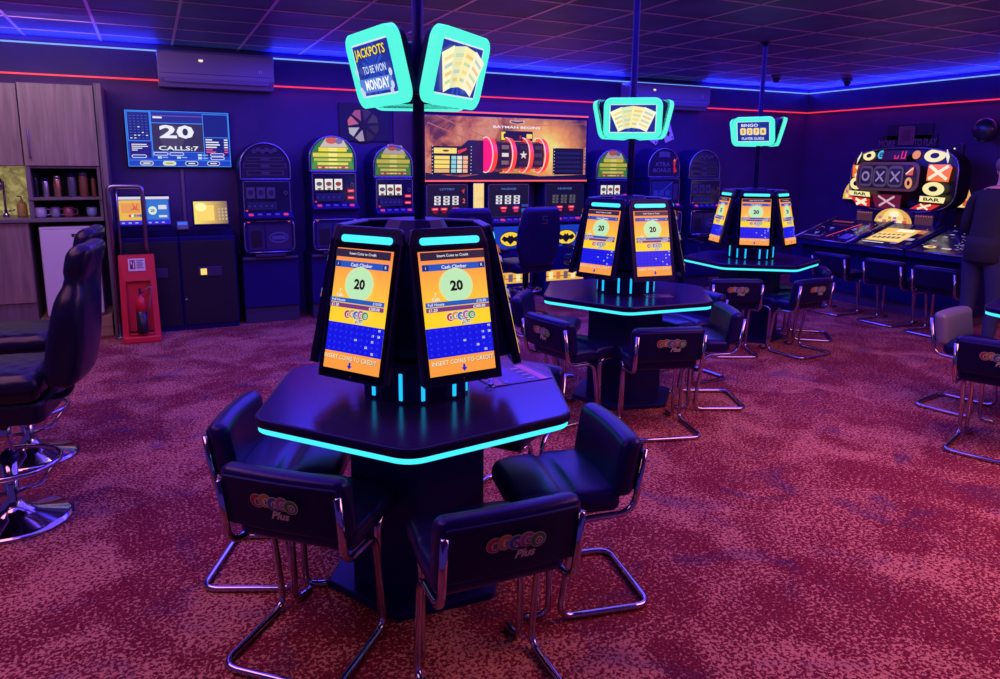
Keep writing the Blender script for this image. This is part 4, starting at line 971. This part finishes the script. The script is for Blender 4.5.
B = bar_stool(); B.location = (-.66, 3.70, 0); B.rotation_euler.z = R(82); B['label'] = 'nearer black high backed bar stool at the left edge, on a round chrome base'
dup(B, (-.70, 4.52, 0), R(84), 'second black bar stool at the left, behind the nearer one')
# ------------------------------------------------------------------ barrel reel machine by the right wall
t = thing('reel_machine', 'big round cornered reel machine with O and X panels and BAR strips on the right', 'slot machine', (8.0, 5.75, 0))
OX = Matrix.Translation((-8.0, -5.75, 0))
m = MB(); m.X = OX; m.prism([(7.45, 4.55), (8.66, 4.55), (8.66, 6.85), (7.45, 6.85)][::1], 0.0, .12, M('island_kick', (84, 60, 110), .4), .0); m.build('kick_plinth', t)
m = MB(); m.X = OX; m.prism([(7.42, 4.50), (8.66, 4.50), (8.66, 6.88), (7.42, 6.88)], .12, .70, CABM, .006); m.prism([(7.95, 4.55), (8.60, 4.55), (8.60, 6.83), (7.95, 6.83)], .70, .90, CABM, .006); m.build('base', t)
def deck(y0, y1, style):
    m = MB(); m.X = OX; w = y1-y0; yc = (y0+y1)/2
    m.add([(7.27, y0, .66), (7.27, y1, .66), (7.27, y1, .725), (7.27, y0, .725), (7.98, y0, .66), (7.98, y1, .66), (7.98, y1, .95), (7.98, y0, .95)],
          [(3, 2, 1, 0), (3, 7, 6, 2), (0, 4, 7, 3), (1, 2, 6, 5), (4, 5, 6, 7), (0, 1, 5, 4)], CABM)
    for s in (y0+.012, y1-.012): m.tube([(7.26, s, .735), (7.98, s, .965)], .012, TRIM if style == 0 else DARKMET, 6)
    m.tube([(7.265, y0+.01, .728), (7.265, y1-.01, .728)], .010, TRIM, 6)
    o = m.build('station_deck', t)
    m = MB(); m.X = OX; sl = math.hypot(.71, .225)
    p = Panel(m, (7.275, yc, .729), (0, -1, 0), (.71, 0, .225), .0015); hw = w/2-.03
    p.rect(-hw, .02, hw, sl-.02, M('deck_glass', (34, 26, 66), .12))
    rr_ = random.Random(int(y0*100))
    if style == 0:
        p.line((-.02, .12), (.10, .60), .014, E((255, 70, 100), 1)); p.rect(.16, .10, .30, .26, E((40, 40, 220), .8))
        for (x, y) in ((-.26, .2), (-.18, .38), (.14, .4), (.22, .52), (.25, .36)): p.rect(x, y, x+.05, y+.02, E((110, 130, 255), .9)); p.rect(x+.03, y-.05, x+.045, y+.02, E((90, 110, 250), .9))
        p.rect(-.30, .05, -.06, .09, E((90, 70, 200), .5)); p.rect(-.3, .55, .0, .60, E((150, 60, 90), .6))
    elif style == 1:
        p.rect(-.27, .16, .16, .56, E((255, 200, 90), .9)); p.rect(-.25, .19, .14, .42, E((255, 224, 140), .95)); p.rect(-.10, .46, .10, .54, E((255, 246, 210), 1))
        for i in range(6): p.rect(-.23+.06*i, .22, -.19+.06*i, .28, E((140, 100, 60), .8)); p.rect(-.23+.06*i, .32, -.19+.06*i, .36, E((190, 90, 70), .8))
        p.rect(.20, .2, .29, .26, E((210, 180, 255), .7)); p.rect(-.22, .05, .05, .075, E((225, 225, 250), .8)); p.rect(.12, .06, .2, .1, E((130, 120, 210), .7)); p.rect(.2, .4, .28, .5, E((230, 130, 90), .7))
    else:
        for k in range(16): 
            x, y = rr_.uniform(-hw+.02, hw-.08), rr_.uniform(.1, .65); p.rect(x, y, x+.045, y+.02, E([(120, 110, 190), (220, 60, 80), (200, 190, 230), (90, 90, 190)][k % 4], .7))
        p.ell(-.14, .09, .07, .035, E((255, 220, 140), .9), 14); p.ell(-.13, .09, .03, .02, E((180, 80, 60), .9), 10); p.rect(.0, .06, .1, .09, E((230, 200, 220), .8))
    for k in range(18):
        x, y = rr_.uniform(-hw, hw-.03), rr_.uniform(.04, .68); p.rect(x, y, x+.016, y+.010, E([(200, 190, 255), (255, 120, 120), (255, 220, 150)][k % 3], .6))
    m.build('deck_artwork', o)
deck(5.93, 6.72, 0); deck(5.22, 5.91, 1); deck(4.50, 5.20, 2)
def topper(y, x, z, w, h, rot, label):
    m = MB(); m.X = OX @ Matrix.Translation((x, y, z)) @ Matrix.Rotation(rot, 4, 'Z') @ Matrix(((0, 0, -1, 0), (-1, 0, 0, 0), (0, 1, 0, 0), (0, 0, 0, 1)))
    P = [(w/2*math.cos(PI*i/14), h*math.sin(PI*i/14)) for i in range(15)]; m.prism([(-w/2-.01, -.015), (w/2+.01, -.015)]+[(a*1.03, b*1.05) for a, b in P], -.08, 0, TRIM)
    p = Panel(m, (0, 0, .0), (1, 0, 0), (0, 1, 0), .0012); p.poly(P, E((240, 180, 90), .9))
    p.poly([(a*.6, b*.95) for a, b in P], E((255, 224, 140), .95)); p.ell(w*.02, h*.62, w*.13, h*.2, E((255, 246, 200), 1), 12)
    for k in range(6): 
        a = -w*.40+k*w*.135; p.rect(a, h*.06, a+w*.11, h*.26, E([(255, 236, 140), (230, 120, 90), (250, 200, 80), (190, 120, 200), (255, 244, 200), (226, 90, 70)][k], .9)); p.rect(a+w*.02, h*.32, a+w*.10, h*.46, E([(190, 110, 190), (255, 230, 150), (230, 140, 80)][k % 3], .85))
    m.build('arched_topper', t, label)
topper(5.93, 8.0, .93, .50, .19, 0, 'glowing arch under the barrel')
topper(6.98, 8.62, 1.17, .40, .26, 0, 'glowing arch left of the barrel')
topper(5.62, 8.62, 1.14, .44, .32, 0, 'glowing arch right of the barrel')
m = MB(); m.X = OX
for y0, y1 in ((5.42, 5.66), (6.2, 6.44)):
    m.bx((8.0, y0, .9), (8.1, y1, 1.07), CABM); p = Panel(m, (7.999, (y0+y1)/2, .985), (0, -1, 0), (0, 0, 1), .001); p.rect(-.11, -.075, .11, .075, E((110, 60, 84), .5))
    for k in range(7): p.ell(-.096+.032*k, .062, .007, .007, E((230, 120, 110), .9), 6); p.ell(-.096+.032*k, -.062, .007, .007, E((230, 120, 110), .9), 6)
m.bx((8.15, 5.5, .9), (8.5, 6.5, 1.15), CABM); m.tube([(8.02, 6.35, .9), (8.3, 6.5, 1.2)], .03, DARKMET, 8); m.tube([(8.02, 5.4, .9), (8.3, 5.5, 1.2)], .03, DARKMET, 8); m.build('barrel_support', t)
# the barrel: convex face with O / X / BAR cells
YB, ZB, XB = 6.0, 1.45, 8.10; WB, HB = .70, .375
def warp(v):
    u = (v[1]-YB)/WB; w = (v[2]-ZB)/HB
    return (v[0]+.07*u*u+.06*w*w, v[1], v[2])
def barrel_outline(sc, n=48):
    o = []
    for i in range(n):
        a = 2*PI*i/n; c, s = math.cos(a), math.sin(a)
        o.append((WB*sc*abs(c)**.62*(1 if c >= 0 else -1)*(1-.0*s), HB*sc*abs(s)**.55*(1 if s >= 0 else -1)))
    return o
m = MB(); o_ = barrel_outline(1.0); rings = 8; vs = [(XB, YB, ZB)]; fs = []
for r_ in range(1, rings+1):
    for (a, b) in o_: vs.append((XB, YB-a*r_/rings, ZB+b*r_/rings))
vs = [warp(v) for v in vs]; n = len(o_)
for i in range(n): fs.append((0, 1+(i+1) % n, 1+i))
for r_ in range(rings-1):
    for i in range(n): k = (i+1) % n; fs.append((1+r_*n+i, 1+r_*n+k, 1+(r_+1)*n+k, 1+(r_+1)*n+i))
b0 = len(vs); vs += [(8.38, v[1], v[2]) for v in vs[1+(rings-1)*n:]]
for i in range(n): k = (i+1) % n; fs.append((1+(rings-1)*n+i, 1+(rings-1)*n+k, b0+k, b0+i))
fs.append(tuple(b0+i for i in range(n))); m.X = OX; m.add(vs, fs, M('barrel_black', (16, 10, 20), .3)); bar = m.build('barrel', t)
m = MB(); p = Panel(m, (XB-.012, YB, ZB), (0, -1, 0), (0, 0, 1), .002)
CR = E((255, 240, 170), .95); OR = E((255, 120, 30), .95); RD = E((226, 44, 40), .95); BK = E((14, 10, 14), 1); WH = E((255, 236, 200), 1)
def cell_o(cx, cy, w, h): p.ell(cx, cy, w, h, CR, 24); p.ell(cx, cy, w*.42, h*.42, BK, 16)
def cell_x(P, c, cx, cy, w, h):
    p.poly(P, c); p.line((cx-w, cy-h), (cx+w, cy+h), .035, WH); p.line((cx-w, cy+h), (cx+w, cy-h), .035, WH)
cell_o(-.46, .29, .095, .06); cell_o(.41, .285, .12, .075); p.ell(-.27, .30, .05, .052, E((80, 190, 230), .95), 16); p.text('e', -.27, .30, .06, E((20, 60, 120), 1), bold=.02); p.ell(.20, .295, .05, .05, E((240, 150, 60), .9), 14)
for k in range(5): p.rect(.53+.012*k, .20+.02*(4-k), .54+.012*k, .28+.018*(4-k), E((250, 246, 220), .9)); p.rect(-.62+.012*k, .19+.02*k, -.61+.012*k, .26+.018*k, E((250, 246, 220), .9))
cell_x([(-.66, .175), (-.64, .02), (-.40, .02), (-.40, .175)], OR, -.52, .098, .08, .06)
cell_x([(.39, .185), (.39, .0), (.63, -.01), (.65, .15), (.62, .185)], OR, .51, .095, .10, .075)
cell_o(-.56, -.055, .10, .075); cell_o(.48, -.09, .12, .078)
p.poly([(-.66, -.145), (-.33, -.155), (-.32, -.215), (-.65, -.205)], CR); p.text('BAR', -.48, -.18, .038, BK, w=.20, bold=.03, rot=-.04)
p.poly([(.34, -.175), (.62, -.185), (.60, -.25), (.33, -.24)], CR); p.text('BAR', .47, -.212, .038, BK, w=.18, bold=.03, rot=-.05)
cell_x([(-.64, -.22), (-.32, -.235), (-.33, -.335), (-.53, -.325)], RD, -.46, -.28, .085, .034)
p.poly([(.22, -.33), (.34, -.262), (.57, -.272), (.46, -.335)], RD); p.line((.31, -.325), (.47, -.272), .022, WH); p.line((.35, -.268), (.43, -.33), .022, WH)
p.poly([(-.27, -.175), (.13, -.175), (.10, -.33), (.0, -.35), (-.15, -.35), (-.24, -.33)], E((110, 26, 56), .8)); p.line((-.18, -.315), (.04, -.195), .024, E((226, 180, 200), .9)); p.line((-.18, -.195), (.04, -.315), .024, E((226, 180, 200), .9))
p.rect(-.19, .23, .14, .345, E((40, 10, 40), 1)); RR = E((255, 50, 70), 1)
for x0 in (-.02, .07): p.rect(x0, .25, x0+.055, .26, RR); p.rect(x0, .25, x0+.012, .29 if x0 < 0 else .335, RR); p.rect(x0+.045, .25, x0+.057, .29 if x0 < 0 else .335, RR)
p.poly(rrect(.86, .34, .10, 4, -.09, .04), E((96, 54, 84), .7)); p.poly(rrect(.80, .28, .10, 4, -.09, .04), E((30, 18, 46), 1))
for i, x in enumerate((-.365, -.15, .06)):
    p.poly(rrect(.20, .25, .06, 4, x, .04), E((92, 72, 112), .7)); p.poly(rrect(.155, .19, .03, 4, x, .04), E((34, 24, 66), .9)); c = E((160, 130, 190), .8)
    if i == 0: p.ell(x, .04, .06, .06, c, 20); p.ell(x, .04, .035, .035, E((34, 24, 66), .9), 16)
    else: p.line((x-.055, -.02), (x+.055, .10), .022, c); p.line((x-.055, .10), (x+.055, -.02), .022, c)
p.poly([(.19, .06), (.28, .06), (.28, .16), (.24, .14)], E((226, 90, 80), .9)); p.ell(.24, -.03, .045, .065, E((240, 160, 110), .95), 16); p.ell(.24, -.03, .018, .03, BK, 10); p.line((.20, .075), (.28, .14), .012, WH)
m.subdiv(.09); m.v = [warp(v) for v in m.v]; m.v = [tuple(OX @ Vector(v)) for v in m.v]; m.build('barrel_artwork', bar)
m = MB(); m.X = OX; q = [warp((XB-.02, YB-a, ZB+b)) for a, b in barrel_outline(1.0)]; m.tube(q, .010, TRIM, 6, closed=True); m.build('barrel_trim', bar)

# wall sign, small wall lamps, speaker
t = thing('wall_sign', 'dim wall sign above the barrel reel machine with dull pink square', 'sign', (XW, 6.38, 1.93))
m = MB(); m.box((.02, .80, .16), (-.011, 0, -.01), M('sign_dark', (40, 24, 66), .5), bev=.003); m.box((.02, .62, .20), (-.011, -.02, .11), M('sign_dark', (40, 24, 66), .5), bev=.003); m.build('board', t)
m = MB(); p = Panel(m, (-.022, 0, 0), (0, -1, 0), (0, 0, 1), .002); g = M('sign_letters', (150, 110, 130), .5); p.text('MORE', -.28, -.03, .09, g, w=.24, bold=.02); p.text('TO PLAY', .25, -.02, .09, g, w=.30, bold=.02)
p.rect(-.12, -.05, .10, .18, M('sign_pink', (150, 84, 104), .5)); p.outl(-.12, -.05, .10, .18, .012, g); p.rect(-.07, .0, .05, .13, M('sign_pink2', (128, 62, 92), .5)); m.build('lettering', t)
t = thing('wall_light', 'small oval wall unit with a column of white lights right of the barrel', 'light', (XW, 5.72, 1.75))
m = MB(); m.box((.03, .15, .26), (-.016, 0, 0), M('wall_unit', (44, 30, 80), .4), bev=.014, seg=3); m.build('housing', t)
m = MB()
for k in range(5): m.ball(.010, (-.036, .02, -.07+.036*k), WHITE, 8)
m.build('lights', t)
t = thing('wall_speaker', 'round dark speaker high on the right wall at the picture edge', 'speaker', (XW, 5.30, 2.02))
m = MB(); m.lathe([(.02, 0), (.02, .08), (.10, .10), (.135, .16), (.13, .24), (.09, .27), (.001, .275)], M('speaker_shell', (38, 30, 66), .25, 0, .7), 24, Matrix.Rotation(-PI/2, 4, 'Y')); m.build('body', t)
m = MB(); q = [(-.245, .11*math.cos(2*PI*k/28), .11*math.sin(2*PI*k/28)) for k in range(28)]; m.tube(q, .008, TRIM, 6, closed=True); m.build('rim', t)
for (x, y, lab) in ((7.0, 6.95, 'left of two small ceiling cameras near the room corner'), (8.05, 6.80, 'right of two small ceiling cameras near the room corner')):
    t = thing('ceiling_camera', lab, 'camera', (x, y, CEIL-.004), 0, 'small ceiling cameras')
    m = MB(); m.lathe([(.06, -.03), (.06, 0)], M('camera_grey', (96, 84, 140), .4), 18); m.build('base', t); m = MB(); m.ball(.045, (0, 0, -.045), M('camera_dome', (50, 40, 90), .15), 16); m.build('dome', t)

# ------------------------------------------------------------------ small things on the tables
def table_pt(px): return px
t = thing('leaflet', 'glossy blue and pink leaflet lying on the rear right of the nearest table', 'leaflet', (1.27, 2.585, .7508), R(4))
m = MB(); m.bx((-.14, -.11, 0), (.14, .11, .0025), M('leaflet_paper', (60, 44, 150), .18, 0, .7))
p = Panel(m, (0, 0, .0025), (1, 0, 0), (0, 1, 0), .0003); p.rect(-.06, -.11, .03, .11, M('leaflet_blue', (44, 40, 200), .2)); p.rect(.085, -.11, .12, .11, M('leaflet_pink', (206, 100, 170), .25)); p.rect(-.11, -.11, -.08, .11, M('leaflet_red', (190, 60, 130), .25))
for k in range(4): p.rect(-.135, -.08+.04*k, -.118, -.07+.04*k, M('leaflet_text', (190, 170, 220), .4)); p.rect(.04, -.08+.045*k, .075, -.07+.045*k, M('leaflet_text', (190, 170, 220), .4))
m.build('sheet', t)
t = thing('key_ring', 'silver keys lying beside the leaflet on the nearest table', 'keys', (1.13, 2.47, .7535), R(20))
m = MB(); q = [(.018*math.cos(2*PI*k/16), .018*math.sin(2*PI*k/16), .003) for k in range(16)]; m.tube(q, .0018, CHROME, 6, closed=True); m.build('ring', t)
for a in (0, .7):
    m = MB(); X = Matrix.Rotation(a, 4, 'Z'); m.bx((.018, -.004, .0005), (.07, .004, .003), CHROME, X=X); m.prism(rrect(.024, .022, .008, 3, .085, 0), .0005, .003, CHROME, X=X); m.build('key', t)
t = thing('menu_card', 'small pale card lying flat on the middle table', 'card', (2.98, 3.85, .7508), R(-20)); m = MB(); m.bx((-.09, -.05, 0), (.09, .05, .002), M('card_purple', (120, 90, 170), .25)); p = Panel(m, (0, 0, .002), (1, 0, 0), (0, 1, 0), .0003); p.rect(-.075, -.035, .0, .035, M('card_blue', (70, 60, 190), .25)); p.rect(.015, -.03, .07, -.02, M('leaflet_text', (190, 170, 220), .4)); m.build('sheet', t)

# ------------------------------------------------------------------ person
def person():
    t = thing('person', 'person in dark jacket and jeans standing with their back to us at the right edge', 'person', (6.46, 3.88, 0), R(-90))
    J = {  # local +y is forward, +x right
     'pel': (0, 0, .90, .150, .115), 'wai': (0, .01, 1.04, .150, .110), 'che': (0, .05, 1.24, .175, .125), 'sho': (0, .085, 1.37, .12, .09), 'nec': (0, .12, 1.43, .055, .055), 'ne2': (0, .145, 1.47, .052, .055),
     'hd0': (0, .175, 1.53, .070, .085), 'hd1': (0, .185, 1.61, .078, .098), 'hd2': (0, .18, 1.67, .05, .065)}
    E_ = [('pel', 'wai'), ('wai', 'che'), ('che', 'sho'), ('sho', 'nec'), ('nec', 'ne2'), ('ne2', 'hd0'), ('hd0', 'hd1'), ('hd1', 'hd2')]
    for s, c in ((-1, 'l'), (1, 'r')):
        J[c+'hip'] = (s*.095, 0, .84, .095, .10); J[c+'kne'] = (s*.11, .03, .47, .066, .07); J[c+'ank'] = (s*.115, -.02, .09, .046, .05); J[c+'toe'] = (s*.13, .13, .045, .042, .035)
        E_ += [('pel', c+'hip'), (c+'hip', c+'kne'), (c+'kne', c+'ank'), (c+'ank', c+'toe')]
        J[c+'sh'] = (s*.19, .08, 1.34, .066, .07); J[c+'el'] = (s*.25, .08, 1.07, .050, .052); J[c+'wr'] = (s*.20, .30, .99, .033, .03); J[c+'pa'] = (s*.185, .37, .985, .036, .018)
        E_ += [('sho', c+'sh'), (c+'sh', c+'el'), (c+'el', c+'wr'), (c+'wr', c+'pa')]
        for f in range(4):
            dx = (f-1.5)*.019; L = (.07, .08, .076, .06)[f]
            a, b_ = c+'f%d' % f, c+'g%d' % f; J[a] = (s*.185+dx, .37+.045, .982, .009, .009); J[b_] = (s*.185+dx*1.1, .37+.045+L*.6, .955, .008, .008); E_ += [(c+'pa', a), (a, b_)]
        J[c+'t0'] = (s*.185-s*.042, .385, .98, .010, .010); J[c+'t1'] = (s*.185-s*.055, .42, .968, .009, .009); E_ += [(c+'pa', c+'t0'), (c+'t0', c+'t1')]
    K = list(J); me = bpy.data.meshes.new('body'); me.from_pydata([J[k][:3] for k in K], [(K.index(a), K.index(b)) for a, b in E_], [])
    o = bpy.data.objects.new('body', me); COL.objects.link(o)
    sk = o.modifiers.new('s', 'SKIN'); sk.use_smooth_shade = True
    for i, k in enumerate(K): me.skin_vertices[0].data[i].radius = J[k][3:5]; me.skin_vertices[0].data[i].use_root = (k == 'pel')
    su = o.modifiers.new('u', 'SUBSURF'); su.levels = 2; su.render_levels = 2
    dg = bpy.context.evaluated_depsgraph_get(); dg.update(); nm = bpy.data.meshes.new_from_object(o.evaluated_get(dg))
    o.modifiers.clear(); o.data = nm; bpy.data.meshes.remove(me); nm.name = 'body'; nm.materials.clear()
    for mm in (M('skin', (226, 168, 150), .5), M('jacket_navy', (22, 18, 44), .8, bump=(60, .3)), M('jeans_denim', (40, 42, 92), .85, bump=(200, .2)), M('shoe_dark', (24, 20, 34), .5)): nm.materials.append(mm)
    for p in nm.polygons:
        c = p.center; arm = abs(c.x) > .13 and c.y > .27 and .9 < c.z < 1.1
        p.material_index = 0 if (c.z > 1.425 or arm) else (1 if c.z > .86 else (2 if c.z > .10 else 3)); p.use_smooth = True
    o.parent = t
    m = MB()   # jacket skirt hem, collar
    m.lathe([(.155, .80), (.168, .82), (.165, .95), (.15, 1.02)], MATS['jacket_navy'], 24, Matrix.Diagonal((1.02, .82, 1, 1))); m.build('jacket_hem', t)
    m = MB(); m.lathe([(.075, 1.40), (.07, 1.455), (.062, 1.455), (.06, 1.41)], MATS['jacket_navy'], 20, Matrix.Translation((0, .13, 0))); m.build('collar', t)
    m = MB(); m.ball(.104, (0, .168, 1.632), M('grey_hair', (120, 100, 112), .7), 20, (.86, 1.02, .78)); m.build('hair', t)
    m = MB(); m.ball(.018, (0, .285, 1.575), MATS['skin'], 10, (.8, 1.1, 1.3))
    for s in (-1, 1): m.ball(.024, (s*.082, .175, 1.575), MATS['skin'], 10, (.4, .8, 1.3)); m.ball(.011, (s*.03, .272, 1.605), M('eye_dark', (30, 24, 30), .3), 8)
    m.box((.045, .012, .008), (0, .268, 1.535), M('lips', (170, 96, 96), .5), bev=.003); m.build('face', t)
person()

# ------------------------------------------------------------------ light
w = bpy.data.worlds.new('World'); SC.world = w; w.use_nodes = True
w.node_tree.nodes['Background'].inputs[0].default_value = (.10, .05, .42, 1); w.node_tree.nodes['Background'].inputs[1].default_value = .5
def area(name, loc, size, col, power, target=None, spread=None):
    l = bpy.data.lights.new(name, 'AREA'); l.shape = 'RECTANGLE'; l.size, l.size_y = size; l.color = col; l.energy = power
    o = bpy.data.objects.new(name, l); COL.objects.link(o); o.location = loc
    d = (Vector(target)-Vector(loc)) if target else Vector((0, 0, -1)); o.rotation_euler = d.to_track_quat('-Z', 'Y').to_euler()
    return o
def strip(name, a, b, col, power, d):
    """thin linear lamp from a to b shining towards d"""
    a, b, d = Vector(a), Vector(b), Vector(d).normalized(); x = (b-a).normalized(); z = -d; y = z.cross(x).normalized(); z = x.cross(y)
    l = bpy.data.lights.new(name, 'AREA'); l.shape = 'RECTANGLE'; l.size = (b-a).length; l.size_y = .03; l.color = col; l.energy = power
    o = bpy.data.objects.new(name, l); COL.objects.link(o); o.matrix_world = mat4((a+b)/2, x, y, z); return o
strip('blue_cove_lamp', (-4, YW-.05, 2.60), (XW-.05, YW-.05, 2.60), (.015, .03, 1), 85, (0, -.6, 1))
strip('blue_cove_lamp', (XW-.05, YW-.1, 2.60), (XW-.05, -2, 2.60), (.015, .03, 1), 75, (-.6, 0, 1))
strip('red_strip_lamp', (-4, YW-.05, 2.35), (XW-.05, YW-.05, 2.35), (1, .04, .10), 8, (0, -.6, -1))
strip('red_strip_lamp', (XW-.05, YW-.1, 2.35), (XW-.05, -2, 2.35), (1, .04, .12), 6, (-.6, 0, -1))
area('violet_ambient_fill', (2.6, 4.2, 2.66), (7, 4.5), (.20, .10, 1), 170)  # added ambient fill, no fixture hangs here
area('pink_ceiling_lamp', (4.6, 1.0, 2.66), (3.5, 3), (1, .38, .38), 150)
area('pink_ceiling_lamp', (-1.2, 3.0, 2.66), (2.0, 3), (1, .42, .50), 60)
area('blue_ambient_fill', (4.0, 6.6, 2.62), (6, 1.4), (.05, .05, 1), 190)  # added blue fill for the machine fronts, not a real fitting
area('kitchen_lamp', (-.9, 6.6, 2.55), (1.2, .5), (.85, .66, .9), 12, (-.8, 7.6, 1.2))
